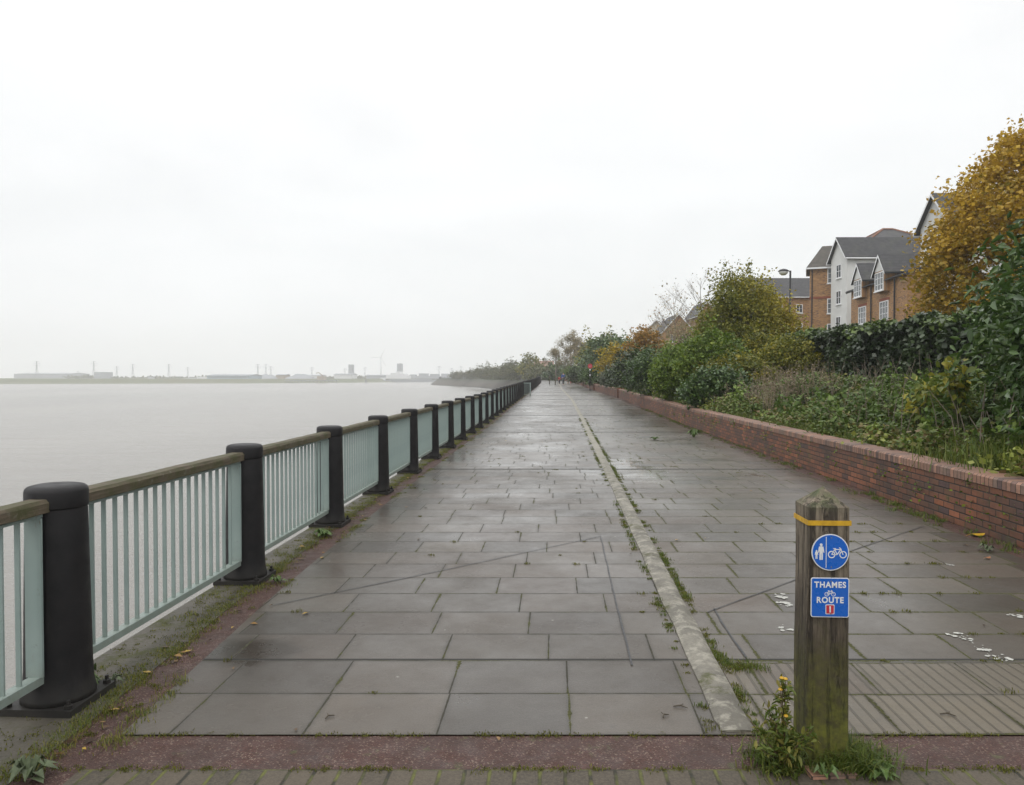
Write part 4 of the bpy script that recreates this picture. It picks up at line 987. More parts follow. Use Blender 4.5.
# brick flats with gablets
A = Vector((31.1, 68)); B = Vector((29.85, 56)); dv = (B - A).normalized(); nv = (dv.y * -1, dv.x)   # inward
inn = Vector((-dv.y, dv.x)); inn = inn if inn.x > 0 else -inn
o_ = (31.1, 68, 1.5); t = thing('dormer_flats', 'tan brick flats with small white gablets over the upper windows', 'building', o_)
q = gable_block(t, o_, tuple(A), tuple(dv), tuple(inn), (B - A).length, 6.0, 1.5, 9.6, 10.6, M['hbrick'], M['slate'], .35, 'u', 'darkpaint')
for k in range(2):
    d = 2.85 + 4.85 * k; c = q(d, 0, 0); out = -Vector((*inn, 0)); dd = Vector((*dv, 0))
    # projecting bay wall up through the eave
    b = MB(o_); b.prism([(-1.05, 8.6), (1.05, 8.6), (1.05, 10.3), (-1.05, 10.3)], c + out * .40, dd, Vector((0, 0, 1)), -out, 3.0); b.build('bay_wall', M['hbrick'], t)
    b = MB(o_); b.prism([(-1.15, 10.3), (1.15, 10.3), (0, 11.55)], c + out * .42, dd, Vector((0, 0, 1)), -out, .3); gb = b.build('gablet', M['render'], t)
    r = MB(o_); 
    for sg in (-1, 1):
        p = [c + out * .56 + dd * sg * 1.4 + Vector((0, 0, 10.05)), c + out * .56 + Vector((0, 0, 11.7)), c - out * 2.7 + Vector((0, 0, 11.7)), c - out * 2.7 + dd * sg * 1.45 + Vector((0, 0, 10.05))]
        r.poly(p, [(0, 0), (0, 2), (3.6, 2), (3.6, 0)]); r.poly([x - Vector((0, 0, .12)) for x in p][::-1]); 
    gr = r.build('gablet_roof', M['slate'], t)
    f = MB(o_)
    for sg in (-1, 1):
        a = c + out * .57 + dd * sg * 1.4 + Vector((0, 0, 10.02)); bb = c + out * .57 + Vector((0, 0, 11.67)); f.poly([a, bb, bb - Vector((0, 0, .25)), a - Vector((0, 0, .18))])
    f.build('bargeboard', M['upvc'], gr)
    window(t, o_, c + out * .40 + Vector((0, 0, 9.45)), 1.75, 1.5, (out.x, out.y), (2, 2)); window(t, o_, c + Vector((0, 0, 7.1)), 1.75, 1.55, (out.x, out.y), (2, 2))
    b = MB(o_); b.prism([(-1.0, 7.9), (1.0, 7.9), (1.0, 8.12), (-1.0, 8.12)], c + out * .03, dd, Vector((0, 0, 1)), -out, .1); b.build('brick_lintel', M['rbrick'], t)
    b = MB(o_); b.tube([c + dd * 2.2 + out * .1 + Vector((0, 0, 1.6)), c + dd * 2.2 + out * .1 + Vector((0, 0, 9.5))], .06, 6); b.build('drainpipe', M['darkpaint'], t)
# tall white gable behind the maple
o_ = (31.35, 53, 1.5); t = thing('rendered_flats', 'tall white gable wall half hidden by the orange maple', 'building', o_)
q = gable_block(t, o_, (31.35, 53), (1, 0), (0, 1), 10, 4.0, 1.5, 13.0, 15.2, M['render'], M['slate'], .4, 'u'); window(t, o_, q(0, 2.2, 12.0), 1.1, 1.3, (-1, 0), (1, 1))
# large hipped roofs behind
o_ = (40.5, 85, 1.5); t = thing('hipped_flats', 'large hipped slate roof with terracotta ridges behind the white flats', 'building', o_)
hip_block(t, o_, (40.5, 85), (1, 0), (0, 1), 9, 8, 1.5, 16.9, 19.4, M['hbrick'], M['slate'], 3.9, ridgemat=M['rtile'])
o_ = (50.2, 88, 1.5); t = thing('hipped_flats', 'slate roofed block touching the terracotta ridged roof, mostly behind the maple', 'building', o_)
hip_block(t, o_, (50.2, 88), (1, 0), (0, 1), 16, 8, 1.5, 17.3, 19.9, M['hbrick'], M['slate'], 3, ridgemat=M['rtile'])
# brick block behind the lamp
o_ = (33.5, 103, 1.5); t = thing('brick_house', 'brick house with plain slate roof behind the tall lamp post', 'building', o_)
q = gable_block(t, o_, (33.5, 103), (1, 0), (0, 1), 12, 8, 1.5, 13.0, 15.9, M['hbrick'], M['slate'], .3, 'u'); window(t, o_, q(6.4, 0, 11.2), .9, 1.2, (0, -1), (1, 1)); window(t, o_, q(6.4, 0, 8.6), .9, 1.2, (0, -1), (1, 1)); window(t, o_, q(3.6, 0, 11.2), .9, 1.2, (0, -1), (1, 1))
# further houses
o_ = (26, 128, 1.5); t = thing('gabled_house', 'brick house with a steep front gable beyond the bright green shrubs', 'building', o_)
q = gable_block(t, o_, (26, 128), (1, 0), (0, 1), 5.5, 9, 1.5, 9.6, 12.6, M['hbrick'], M['slate'], .3, 'v'); [window(t, o_, q(x, 0, z), .9, 1.3, (0, -1), (1, 1)) for x in (1.7, 3.8) for z in (8.4, 5.8)]
o_ = (31.6, 126, 1.5); t = thing('brick_tower_house', 'narrow tall brick house end with slate roof under the bare tree', 'building', o_)
q = gable_block(t, o_, (31.6, 126), (1, 0), (0, 1), 3.2, 9, 1.5, 12.4, 14.6, M['hbrick'], M['slate'], .3, 'v'); window(t, o_, q(.5, 0, 11), .5, 1.2, (0, -1), (0, 1)); window(t, o_, q(.5, 0, 8.5), .5, 1.2, (0, -1), (0, 1))
o_ = (29, 138, 1.5); t = thing('slate_house', 'long slate roof behind the brick gable and tower', 'building', o_); gable_block(t, o_, (29, 138), (1, 0), (0, 1), 9, 9, 1.5, 9.8, 12.4, M['hbrick'], M['slate'], .3, 'u')
o_ = (25.5, 150, 1.5); t = thing('pale_gabled_house', 'house with a cream gable and dark slate roof above the rust coloured tree', 'building', o_)
q = gable_block(t, o_, (25.2, 150), (.95, -.3), (.3, .95), 8, 14, 1.5, 9.4, 13.2, M['cream'], M['slate'], .4, 'v'); [window(t, o_, q(x, 0, 8.3), 1, 1.3, (-.3, -.95), (1, 1)) for x in (2, 6)]
for x, Y, lu, ze, zr, m, rm, lab in ((17.5, 200, 9, 8.6, 11.2, 'cream', 'slate', 'distant house roof beside the dark trees at the bend'), (8.2, 262, 6.5, 5.2, 7.6, 'far_white', 'redroof', 'white gabled house with reddish roof above the promenade end'), (-2.6, 330, 5, 7.6, 8.3, 'cream', 'slate', 'flat roofed pale block among the misty trees')):
    o_ = (x, Y, .9); t = thing('distant_house', lab, 'building', o_, 'houses beyond the bend'); gable_block(t, o_, (x, Y), (1, 0), (0, 1), lu, 8, .9, ze, zr, M[m], M[rm], .3, 'u')

# ------------------------------------------------------------------ lamps, signs
def lamp_post(px, Y, topy, label, double=False, amber=False):
    x = (px - 512) / 740 * Y; z0 = gnd(x, Y) if Y < 190 else .9; h = hgt(topy, Y, z0)
    t = thing('street_lamp', label, 'street lamp', (x, Y, z0), 'street lamps behind the bank')
    p = MB(); p.tube([(0, 0, -.1), (0, 0, 1.2), (0, 0, 1.25), (0, 0, h)], [.085, .085, .055, .045], 10); p.build('pole', M['darkpaint'], t, True)
    for sg in ((-1, 1) if double else (-1,)):
        a = MB(); a.tube([(0, 0, h - .03), (sg * .3, -.03, h + .01)], .025, 6)
        if double: a.tube([(0, 0, h - .03), (sg * 1.1, -.05, h + .01)], .03, 6)
        a.build('arm', M['darkpaint'], t); k = 1.1 if double else .0
        hd_ = MB(); hd_.lathe((sg * (.34 + k), -.04, h - .02), [(.05, .10), (.18, .06), (.25, .0), (.25, -.02)][::-1], 16); ho_ = hd_.build('lantern_hood', M['darkpaint'] if not double else M['galv'], t, True)
        g = MB(); g.lathe((sg * (.34 + k), -.04, h - .02), [(.10, -.20), (.19, -.12), (.225, -.022)], 16); g.build('lantern_lens', M['amber'] if amber else M['lampwhite'], ho_, True)
    return t
lamp_post(789.5, 35, 271, 'tallest dark street lamp rising beside the yellowing tree')
lamp_post(702, 53, 310, 'dark street lamp in front of the narrow tall brick house')
lamp_post(659, 79, 332, 'dark street lamp above the rust coloured tree')
lamp_post(616, 110, 345, 'street lamp with a bright white head above the yellow tree')
lamp_post(588, 118, 346, 'T shaped lamp post with two arms beside the misty bare tree', True)
lamp_post(579, 140, 358, 'small lamp with a white head in front of the bare tree'); lamp_post(572, 165, 361, 'smallest white headed lamp before the bare tree')
lamp_post(532, 225, 367, 'tiny lamp with an amber head at the railing end', amber=True)

# red round sign on pole
Y = 74; x = (591 - 512) / 740 * Y - .0; z0 = gz(Y); t = thing('sign_pole', 'round red sign on a thin dark pole with white bands at the wall', 'sign', (x - .1, Y, z0))
p = MB(); p.tube([(0, 0, 0), (0, 0, 2.75)], .045, 10); po = p.build('pole', M['darkpaint'], t, True)
for z in (1.45, 2.0): b = MB(); b.tube([(0, 0, z), (0, 0, z + .17)], .055, 10); b.build('white_band', M['white'], po, True)
b = MB(); b.tube([(0, -.06, 2.45), (0, -.045, 2.45)], .23, 24); b.build('sign_disc', M['signred'], t)
b = MB(); b.tube([(0, -.064, 2.45), (0, -.0605, 2.45)], .15, 20); b.build('disc_centre', simple('sign_pink', (.50, .10, .13), .4), t)
# marker posts across the path
for px, Y, h, lab in ((549.5, 112, 1.35, 'thin tall marker post on the path before the walkers'), (555.2, 108, .95, 'short marker post on the path closest to the walkers')):
    x = (px - 512) / 740 * Y; t = thing('marker_post', lab, 'post', (x, Y, gz(Y)), 'marker posts on the path'); b = MB(); b.tube([(0, 0, 0), (0, 0, h)], .06, 8); b.build('shaft', M['timber'], t, True)
    b = MB(); b.lathe((0, 0, h), [(.075, 0), (.075, .05), (.02, .09)], 8); b.build('cap', M['darkpaint'], t); b = MB(); b.box((0, 0, .02), (.2, .2, .04)); b.build('base_plate', M['iron'], t)

# ------------------------------------------------------------------ people (small, far away)
def skin_obj(name, J, E, mat, parent, root=0):
    me = bpy.data.meshes.new(name); me.from_pydata([j[:3] for j in J], E, []); o = bpy.data.objects.new(name, me); col.objects.link(o); o.parent = parent
    m = o.modifiers.new('skin', 'SKIN'); m.use_smooth_shade = True
    sv = me.skin_vertices[0].data
    for i, j in enumerate(J): sv[i].radius = (j[3], j[3]); sv[i].use_root = (i == root)
    s = o.modifiers.new('sub', 'SUBSURF'); s.levels = 1; s.render_levels = 1; me.materials.append(mat); return o
def person(loc, rz, h, top, legs, label, stride=.22, cat='person', bag=None):
    t = thing('person', label, 'person', loc, rz=rz); k = h / 1.75
    J = [(0, 0, .95, .13), (0, 0, 1.15, .12), (0, .01, 1.38, .14), (0, .01, 1.50, .055), (0, 0, 1.60, .075), (0, -.01, 1.68, .085),
         (-.19, 0, 1.42, .055), (-.24, .06, 1.15, .045), (-.23, -.06, .92, .035), (-.23, -.09, .84, .03), (.19, 0, 1.42, .055), (.24, -.06, 1.15, .045), (.23, .08, .93, .035), (.23, .11, .85, .03),
         (-.09, 0, .88, .095), (-.10, -stride * .6, .50, .065), (-.10, -stride * .9, .08, .042), (-.10, -stride * .9 - .14, .04, .035), (.09, 0, .88, .095), (.10, stride * .4, .50, .065), (.10, stride, .10, .042), (.10, stride - .12, .04, .035)]
    E = [(0, 1), (1, 2), (2, 3), (3, 4), (4, 5), (2, 6), (6, 7), (7, 8), (8, 9), (2, 10), (10, 11), (11, 12), (12, 13), (0, 14), (14, 15), (15, 16), (16, 17), (0, 18), (18, 19), (19, 20), (20, 21)]
    for w_, sx in ((9, -1), (13, 1)):
        bx, by, bz, _ = J[w_]
        for f in range(4): J.append((bx + (f - 1.5) * .006, by + (f - 1.5) * .02, bz - .09 - .006 * (f in (1, 2)), .009)); E.append((w_, len(J) - 1))
        J.append((bx - sx * .04, by - .03, bz - .05, .010)); E.append((w_, len(J) - 1))
    sc_ = lambda Q, g=1, add=0: [(x * k, y * k, z * k, (r * g + add) * k) for x, y, z, r in Q]
    skin_obj('body', sc_(J), E, M['skin'], t)
    jk = [J[i] for i in (0, 1, 2, 6, 7, 8, 10, 11, 12)]; skin_obj('jacket', sc_(jk, 1.08, .014), [(0, 1), (1, 2), (2, 3), (3, 4), (4, 5), (2, 6), (6, 7), (7, 8)], M[top], t)
    tr = [J[i] for i in (0, 14, 15, 16, 18, 19, 20)]; skin_obj('trousers', sc_(tr, 1.05, .014), [(0, 1), (1, 2), (2, 3), (0, 4), (4, 5), (5, 6)], M[legs], t)
    b = MB(); b.lathe((0, .012 * k, 1.64 * k), [(.088 * k, 0), (.098 * k, .05 * k), (.085 * k, .10 * k), (.04 * k, .135 * k)], 12); b.build('hair', M['hair'], t, True)
    f = MB()
    for sx in (-.03, .03): f.box((sx * k, -.094 * k, 1.66 * k), (.02 * k, .012 * k, .01 * k))
    f.box((0, -.096 * k, 1.60 * k), (.04 * k, .01 * k, .008 * k)); f.box((0, -.10 * k, 1.635 * k), (.02 * k, .03 * k, .03 * k)); f.build('face', M['hair'], t)
    return t
def PX(px, Y): return ((px - 512) / 740 * Y, Y, gz(Y))
person(PX(563.3, 107), R(8), 1.78, 'c_blue', 'c_dark', 'walker in a blue jacket and dark trousers in the middle of the path')
person(PX(568, 111), R(-160), 1.72, 'c_pale', 'c_tan', 'walker in a pale coat and tan trousers beside the one in blue')
person(PX(559.3, 110), R(20), 1.25, 'c_red', 'c_dark', 'small child in a red top beside the walker in blue')
person(PX(571.3, 114), R(170), 1.68, 'c_dark', 'c_red', 'walker in a dark top and red trousers close to the wall')
for px, s_, tp, lab in ((0, 300, 'c_dark', 'tiny distant walker in dark clothes behind the curved railing'), (1, 285, 'c_pale', 'tiny distant walker in a pale coat behind the curved railing'), (2, 262, 'c_red', 'tiny distant walker in a red top near the railing end')):
    x, y = at(s_, 2 + px * .8); person((x, y, gz(s_)), R(10), 1.75, tp, 'c_dark', lab)

# ------------------------------------------------------------------ wooden route post
PX0, PY0 = 1.347, 3.205; rzp = R(-3)
t = thing('wooden_post', 'square weathered timber post with pyramid top and blue cycle route signs', 'post', (PX0, PY0, 0), rz=rzp)
def post_mesh():
    me = bpy.data.meshes.new('post_body'); bm = bmesh.new(); r = random.Random(4); hw = .087; n = 22; rings = []
    zs = [-.1 + 1.2 * i / n for i in range(n + 1)]
    cham = .008
    sec = [(-hw + cham, -hw), (-hw / 3, -hw), (hw / 3, -hw), (hw - cham, -hw), (hw, -hw + cham), (hw, -hw / 3), (hw, hw / 3), (hw, hw - cham), (hw - cham, hw), (hw / 3, hw), (-hw / 3, hw), (-hw + cham, hw), (-hw, hw - cham), (-hw, hw / 3), (-hw, -hw / 3), (-hw, -hw + cham)]
    ph = [r.uniform(0, 6) for _ in sec]
    for z in zs:
        wob = [(.0018 * math.sin(z * 9 + p) + (r.random() - .5) * .002) for p in ph]
        bulge = 1 + .012 * math.sin(z * 5) + (.02 if z < .15 else 0)
        rings.append([bm.verts.new((x * bulge + wv, y * bulge + wv, z)) for (x, y), wv in zip(sec, wob)])
    for a, b in zip(rings[:-1], rings[1:]):
        for k in range(16): bm.faces.new([a[k], a[(k + 1) % 16], b[(k + 1) % 16], b[k]])
    top = [bm.verts.new((x * .50 + .001, y * .50, 1.138 + (r.random() - .5) * .004)) for x, y in sec]
    for k in range(16): bm.faces.new([rings[-1][k], rings[-1][(k + 1) % 16], top[(k + 1) % 16], top[k]])
    tip = bm.verts.new((.002, 0, 1.178))
    for k in range(16): bm.faces.new([top[k], top[(k + 1) % 16], tip])
    bm.to_mesh(me); bm.free(); me.materials.append(M['post']); o = bpy.data.objects.new('post_body', me); col.objects.link(o); o.parent = t
post_mesh()
b = MB(); hw = .0905
for i in range(4):
    A = [(-hw, -hw), (hw, -hw), (hw, hw), (-hw, hw)]; a, c = A[i], A[(i + 1) % 4]; o2 = 1.035
    b.poly([(a[0], a[1], 1.024), (c[0], c[1], 1.024), (c[0], c[1], 1.045), (a[0], a[1], 1.045)]); b.poly([(a[0] * .97, a[1] * .97, 1.045), (a[0], a[1], 1.045), (c[0], c[1], 1.045), (c[0] * .97, c[1] * .97, 1.045)])
b.build('yellow_band', M['yellow'], t)
FY = -.092; SX = .002                         # sign face plane (local -Y side)
def disc(z, r, y, th, mat, name, parent, n=48):
    b = MB(); b.tube([(SX, y, z), (SX, y - th, z)], r, n); return b.build(name, mat, parent)
def flat(polys, name, mat, parent, y, th=.0008):
    b = MB()
    for p in polys: b.prism(p, (SX, y, 0), Vector((1, 0, 0)), Vector((0, 0, 1)), Vector((0, -1, 0)), th)
    return b.build(name, mat, parent)
zc = .912; rd = .0775
d1 = disc(zc, rd, FY, .003, M['white'], 'round_sign', t); d2 = disc(zc, rd - .0042, FY - .003, .001, M['blue'], 'blue_face', d1); y1 = FY - .004
def circ(cx, cz, r, n=16): return [(cx + r * math.cos(2 * math.pi * k / n), cz + r * math.sin(2 * math.pi * k / n)) for k in range(n)]
def seg(x0, z0, x1, z1, w_): 
    dx, dz = x1 - x0, z1 - z0; l = math.hypot(dx, dz); nx, nz = -dz / l * w_ / 2, dx / l * w_ / 2
    return [(x0 + nx, z0 + nz), (x0 - nx, z0 - nz), (x1 - nx, z1 - nz), (x1 + nx, z1 + nz)]
def ringp(cx, cz, r, w_, n=20):
    out = []
    for k in range(n):
        a, b = 2 * math.pi * k / n, 2 * math.pi * (k + 1) / n; out.append([(cx + (r - w_) * math.cos(a), cz + (r - w_) * math.sin(a)), (cx + (r - w_) * math.cos(b), cz + (r - w_) * math.sin(b)), (cx + r * math.cos(b), cz + r * math.sin(b)), (cx + r * math.cos(a), cz + r * math.sin(a))][::-1])
    return out
def bike(cx, cz, s_):
    q = lambda x, z: (cx + x * s_, cz + z * s_)
    P = ringp(cx - .55 * s_, cz, .36 * s_, .09 * s_) + ringp(cx + .55 * s_, cz, .36 * s_, .09 * s_)
    for a, b in (((-.55, 0), (-.25, .5)), ((-.25, .5), (.32, .5)), ((.32, .5), (-.02, 0)), ((-.02, 0), (-.25, .5)), ((-.02, 0), (-.55, 0)), ((.55, 0), (.30, .62)), ((.30, .62), (.16, .68)), ((-.38, .58), (-.14, .58)), ((-.25, .5), (-.27, .58))): P.append(seg(*q(*a), *q(*b), .085 * s_))
    return P
flat([[(-.0190, zc - .066), (-.0165, zc - .066), (-.0165, zc + .066), (-.0190, zc + .066)]], 'dividing_line', M['white'], d1, y1)
def fig(cx, z0, h):
    s_ = h; q = lambda x, z: (cx + x * s_, z0 + z * s_)
    return [circ(cx, z0 + .91 * s_, .085 * s_), [q(-.13, .80), q(-.19, .45), q(-.15, .42), q(-.10, .55), q(-.10, .38), q(.10, .38), q(.10, .55), q(.15, .42), q(.19, .45), q(.13, .80), q(0, .83)], [q(-.10, .385), q(-.10, 0), q(-.015, 0), q(-.01, .385)], [q(.01, .385), q(.015, 0), q(.10, 0), q(.10, .385)]]
flat(fig(-.0385, zc - .032, .070) + fig(-.0575, zc - .028, .038), 'adult_and_child_symbol', M['white'], d1, y1)
flat(bike(.0285, zc - .009, .043), 'bicycle_symbol', M['white'], d1, y1)
def rrect(x0, z0, x1, z1, r, n=5):
    out = []
    for cx, cz, a0 in ((x1 - r, z1 - r, 0), (x0 + r, z1 - r, 90), (x0 + r, z0 + r, 180), (x1 - r, z0 + r, 270)):
        out += [(cx + r * math.cos(R(a0 + 90 * k / n)), cz + r * math.sin(R(a0 + 90 * k / n))) for k in range(n + 1)]
    return out
z0_, z1_ = .636, .804
pl = flat([rrect(-.079, z0_, .079, z1_, .009)], 'route_sign', M['white'], t, FY, .003); flat([rrect(-.0755, z0_ + .0035, .0755, z1_ - .0035, .007)], 'blue_face', M['blue'], pl, FY - .003, .001)
def text(s_, z, size, name, parent, y, mat, xs=1.0):
    cu = bpy.data.curves.new(name, 'FONT'); cu.body = s_; cu.size = size; cu.align_x = 'CENTER'; cu.align_y = 'CENTER'; cu.extrude = .0004; cu.offset = size * .03; cu.materials.append(mat); cu.space_character = 1.14
    tmp = bpy.data.objects.new('tmp', cu); me = bpy.data.meshes.new_from_object(tmp); me.name = name; bpy.data.objects.remove(tmp)
    if not me.materials: me.materials.append(mat)
    o = bpy.data.objects.new(name, me); col.objects.link(o); o.parent = parent; o.location = (SX, y, z); o.rotation_euler = (R(90), 0, 0); o.scale = (xs, 1, 1); return o
text('THAMES', .7735, .0345, 'route_name_lettering', pl, FY - .0045, M['white'], .93); text('ROUTE', .7085, .0345, 'route_word_lettering', pl, FY - .0045, M['white'], .93)
flat(bike(0, .7345, .025), 'bicycle_symbol', M['white'], pl, FY - .004)
nb_ = flat([rrect(-.0185, .6495, .0185, .691, .004)], 'number_border', M['white'], pl, FY - .004); nr = flat([rrect(-.0155, .6525, .0155, .688, .003)], 'number_patch', M['signred'], nb_, FY - .0048)
text('1', .6695, .036, 'route_number', nb_, FY - .0062, M['white'])
for z in (zc + .062, zc - .062, .79, .65):
    b = MB(); b.tube([(SX + .004, FY - .004, z), (SX + .004, FY - .0055, z)], .0028, 8); b.build('screw', M['galv'], t)

# ------------------------------------------------------------------ sealant lines, paint, litter
def g2(px, py): Y = EYE * 740 / (py - 377.5); return ((px - 512) / 740 * Y, Y)
def line(name, pts, w_, label, mat='sealant', z=.0045):
    P = [Vector((*p, 0)) for p in pts]; b = MB(); r = random.Random(len(pts)); L_ = []
    for a, c in zip(P[:-1], P[1:]):
        k = max(1, int((c - a).length / .15)); L_ += [a.lerp(c, j / k) for j in range(k)]
    L_.append(P[-1]); prev = None
    for i, p in enumerate(L_):
        d = (L_[min(i + 1, len(L_) - 1)] - L_[max(i - 1, 0)]).normalized(); nn = Vector((-d.y, d.x, 0)); ww = w_ * r.uniform(.7, 1.2) / 2; jx = nn * r.uniform(-1, 1) * w_ * .25
        cur = (p + nn * ww + jx + Vector((0, 0, z)), p - nn * ww + jx + Vector((0, 0, z)))
        if prev: b.poly([prev[1], cur[1], cur[0], prev[0]])
        prev = cur
    tag(b.build(name, M[mat]), kind='structure')
line('sealant_line', [g2(272, 607), g2(440, 572), g2(601, 537)], .011, '')
line('sealant_line', [g2(601, 537), g2(612, 585), g2(622, 625), g2(633, 668)], .011, '')
line('sealant_line', [g2(708, 614), g2(795, 582), g2(852, 552), g2(925, 527)], .011, '')
line('sealant_line', [g2(715, 610), g2(728, 632), g2(748, 660)], .013, '')
def splash(px, py, r0, seed, lab, stretch=1.0):
    x, y = g2(px, py); r = random.Random(seed); b = MB()
    for _ in range(16):
        cx, cy_ = x + r.gauss(0, r0 * .8) * stretch, y + r.gauss(0, r0 * 1.0); rr = r0 * r.choice((.10, .15, .2, .35, .6)) * r.uniform(.7, 1.2); n = 11
        b.poly([(cx + rr * stretch * (1 + r.uniform(-.5, .5)) * math.cos(2 * math.pi * k / n), cy_ + rr * (1 + r.uniform(-.5, .5)) * math.sin(2 * math.pi * k / n), .0042 + .0001 * _) for k in range(n)])
    tag(b.build('paint_mark', M['splash']), lab, 'paint mark', 'worn white paint marks on the paving')
for i, (px, py, r0, lab) in enumerate(((779, 598, .035, 'worn white paint blob on slabs beside the wooden post'), (787, 606, .04, 'larger worn white blob touching the wooden post edge'), (787, 631, .03, 'lower white paint smear beside the wooden post'), (967, 640, .03, 'small white paint patch above the ridged paving'), (986, 652, .03, 'white streaky paint patch in the middle of three by the seam'), (1001, 660, .036, 'brightest white paint patch touching the dark seam'), (952, 566, .02, 'faint white paint flecks near the wall foot'), (1019, 617, .03, 'white paint fleck cut by the frame edge'))): splash(px, py, r0, i + 3, lab)
# fallen leaf and twigs
def leafthing(px, py, sz, mat, lab, rz, zz=.012):
    x, y = g2(px, py); t_ = thing('fallen_leaf', lab, 'leaf', (x, y, zz), rz=rz); b = MB(); pts = [(-1, 0), (-.6, .35), (0, .45), (.6, .3), (1, 0), (.6, -.3), (0, -.45), (-.6, -.35)]
    top = [(a * sz, c * sz, .25 * sz * abs(a) ** 2) for a, c in pts]; b.poly(top); b.poly([(a, c, d - .0015) for a, c, d in top][::-1])
    b.tube([(-1 * sz, 0, .25 * sz), (-1.7 * sz, .05 * sz, 0)], .0012, 4); b.build('blade', mat, t_)
leafthing(980, 537, .085, simple('fallen_yellow', (.62, .38, .03), .5), 'curled bright yellow leaf at the foot of the brick wall', .2)
leafthing(990, 560, .04, simple('fallen_orange', (.36, .15, .06), .6), 'small orange brown leaf on the slabs by the wall', .5)
def twig(px, py, L0, rz, lab):
    x, y = g2(px, py); t_ = thing('twig', lab, 'twig', (x, y, .006), rz=rz); b = MB(); b.tube([(-L0 / 2, 0, 0), (0, .01, .004), (L0 / 2, -.005, 0)], [.003, .0045, .002], 5); b.tube([(0, .01, .004), (L0 * .2, .03, .004)], .002, 4); b.build('stick', M['bark'], t_)
twig(952, 719, .07, -.3, 'short dark twig lying on the ridged paving'); twig(667, 720, .045, .8, 'tiny dark twig near the kerb strip end'); twig(682, 711, .07, -.2, 'thin straight twig just above the tiny one by the kerb'); twig(328, 721, .05, .9, 'tiny dark twig on the nearest row of slabs')

# ------------------------------------------------------------------ grass and moss tufts
rng = np.random.default_rng(77)
def tufts(name, cents, per, rad, h, wd, mat, label, kind='stuff', lean=.9, tone0=.2):
    C = np.array(cents); k = len(C); ci = np.repeat(np.arange(k), per); n = len(ci)
    sc_ = (.4 + .9 * rng.random(k))
    P = np.zeros((n, 3)); P[:, :2] = C[ci, :2] + rng.normal(size=(n, 2)) * rad * sc_[ci][:, None]; P[:, 2] = C[ci, 2]
    H = h * sc_[ci] * (.4 + .8 * rng.random(n)); tag(blades(name, P, H, wd, tone0 + .6 * rng.random(n), mat, None, rng, lean), label, 'grass', kind=kind)
r_ = random.Random(23); cs = []
for _ in range(1500):
    s = 3.0 + 62 * r_.random() ** 1.1; o = offP(s) - (.22 if s < 20 else .12) - abs(r_.gauss(0, .05)) if r_.random() < .75 else r_.uniform(-.1, offP(s) - .12)
    if math.sin(s * 1.7) + math.sin(s * 4.1 + 2) * .8 > -.7: cs.append((*at(s, o), gz(s) - .004))
tufts('verge_moss', cs, 30, .034, .015, .006, L['moss'], 'bright yellow green moss edging the red strip below the railing', tone0=.35)
cs = []; r_ = random.Random(17)
def clumped(s): return (math.sin(s * 2.1) + math.sin(s * 5.3 + 1) * .7 + math.sin(s * 11.7) * .4) > .1
for _ in range(900):     # along the verge between coping and red strip
    s = 3.0 + 40 * r_.random() ** 1.5
    o = offP(s) - .22 + r_.gauss(-.02, .035)
    if clumped(s) or r_.random() < .35: cs.append((*at(s, o), gz(s) - .005))
for _ in range(260):     # along the paving edge
    s = 3.3 + 30 * r_.random() ** 1.3
    if clumped(s * 1.3 + 2): cs.append((*at(s, offP(s) + r_.gauss(0, .012)), gz(s)))
for _ in range(160): s = 3.0 + 25 * r_.random(); cs.append((*at(s, r_.uniform(-.1, offP(s) - .2)), gz(s)))
tufts('verge_grass', cs, 44, .034, .024, .0040, L['grass'], 'mossy grass growing along the railing verge', tone0=.45)
cs = []
for _ in range(900):     # both sides of kerb strip
    s = 3.4 + 26 * r_.random() ** 1.7; side = r_.choice((-1, 1, 1)); 
    if clumped(s * .9 + side) or r_.random() < .25: cs.append((*at(s, offK(s) + side * (.10 + abs(r_.gauss(0, .012)))), gz(s)))
for _ in range(26): cs.append((*at(4.2 + r_.gauss(0, .05), offK(4.2) + .11 + abs(r_.gauss(0, .10))), 0))
tufts('kerb_moss', cs[::2], 40, .020, .016, .0045, L['moss'], 'yellow green moss lining both sides of the kerb strip', tone0=.2)
tufts('kerb_grass', cs[1::2], 34, .020, .026, .0045, L['grass'], 'grass and moss growing along both sides of the kerb strip')
cs = []
for _ in range(420):     # wall foot
    s = 5 + 32 * r_.random() ** 1.2
    if clumped(s * .7) or r_.random() < .3: cs.append((*at(s, offW(s) - abs(r_.gauss(.10, .09))), gz(s)))
tufts('wall_foot_grass', cs, 30, .035, .055, .006, L['grass'], 'weeds and grass along the foot of the brick wall')
cs = [(*g2(px, py), 0) for px, py in ((250, 610), (342, 533), (285, 594), (255, 586), (125, 722), (118, 710), (190, 658), (430, 556), (560, 556), (655, 500))] 
for px, py in ((130, 710), (112, 716), (150, 690), (75, 705)): cs += [(*g2(px + r_.gauss(0, 6), py + r_.gauss(0, 2)), 0) for _ in range(4)]
for _ in range(260):
    y = 3.385 + .447 * r_.randrange(1, 34); x = r_.uniform(offP(y) - 2.2, 5.2)
    if math.sin(x * 2.3 + y) + math.sin(x * 5.1 - y * 2) > .5: cs.append((x + r_.gauss(0, .03), y + r_.gauss(0, .006), 0))
for _ in range(70): cs.append((r_.uniform(2.6, 4.6), 3.385 + .447 * r_.randrange(1, 12) + r_.gauss(0, .006), 0))
tufts('joint_tufts', cs, 30, .018, .018, .0045, L['moss'], 'small grass tufts sprouting from the paving joints')
cs = []
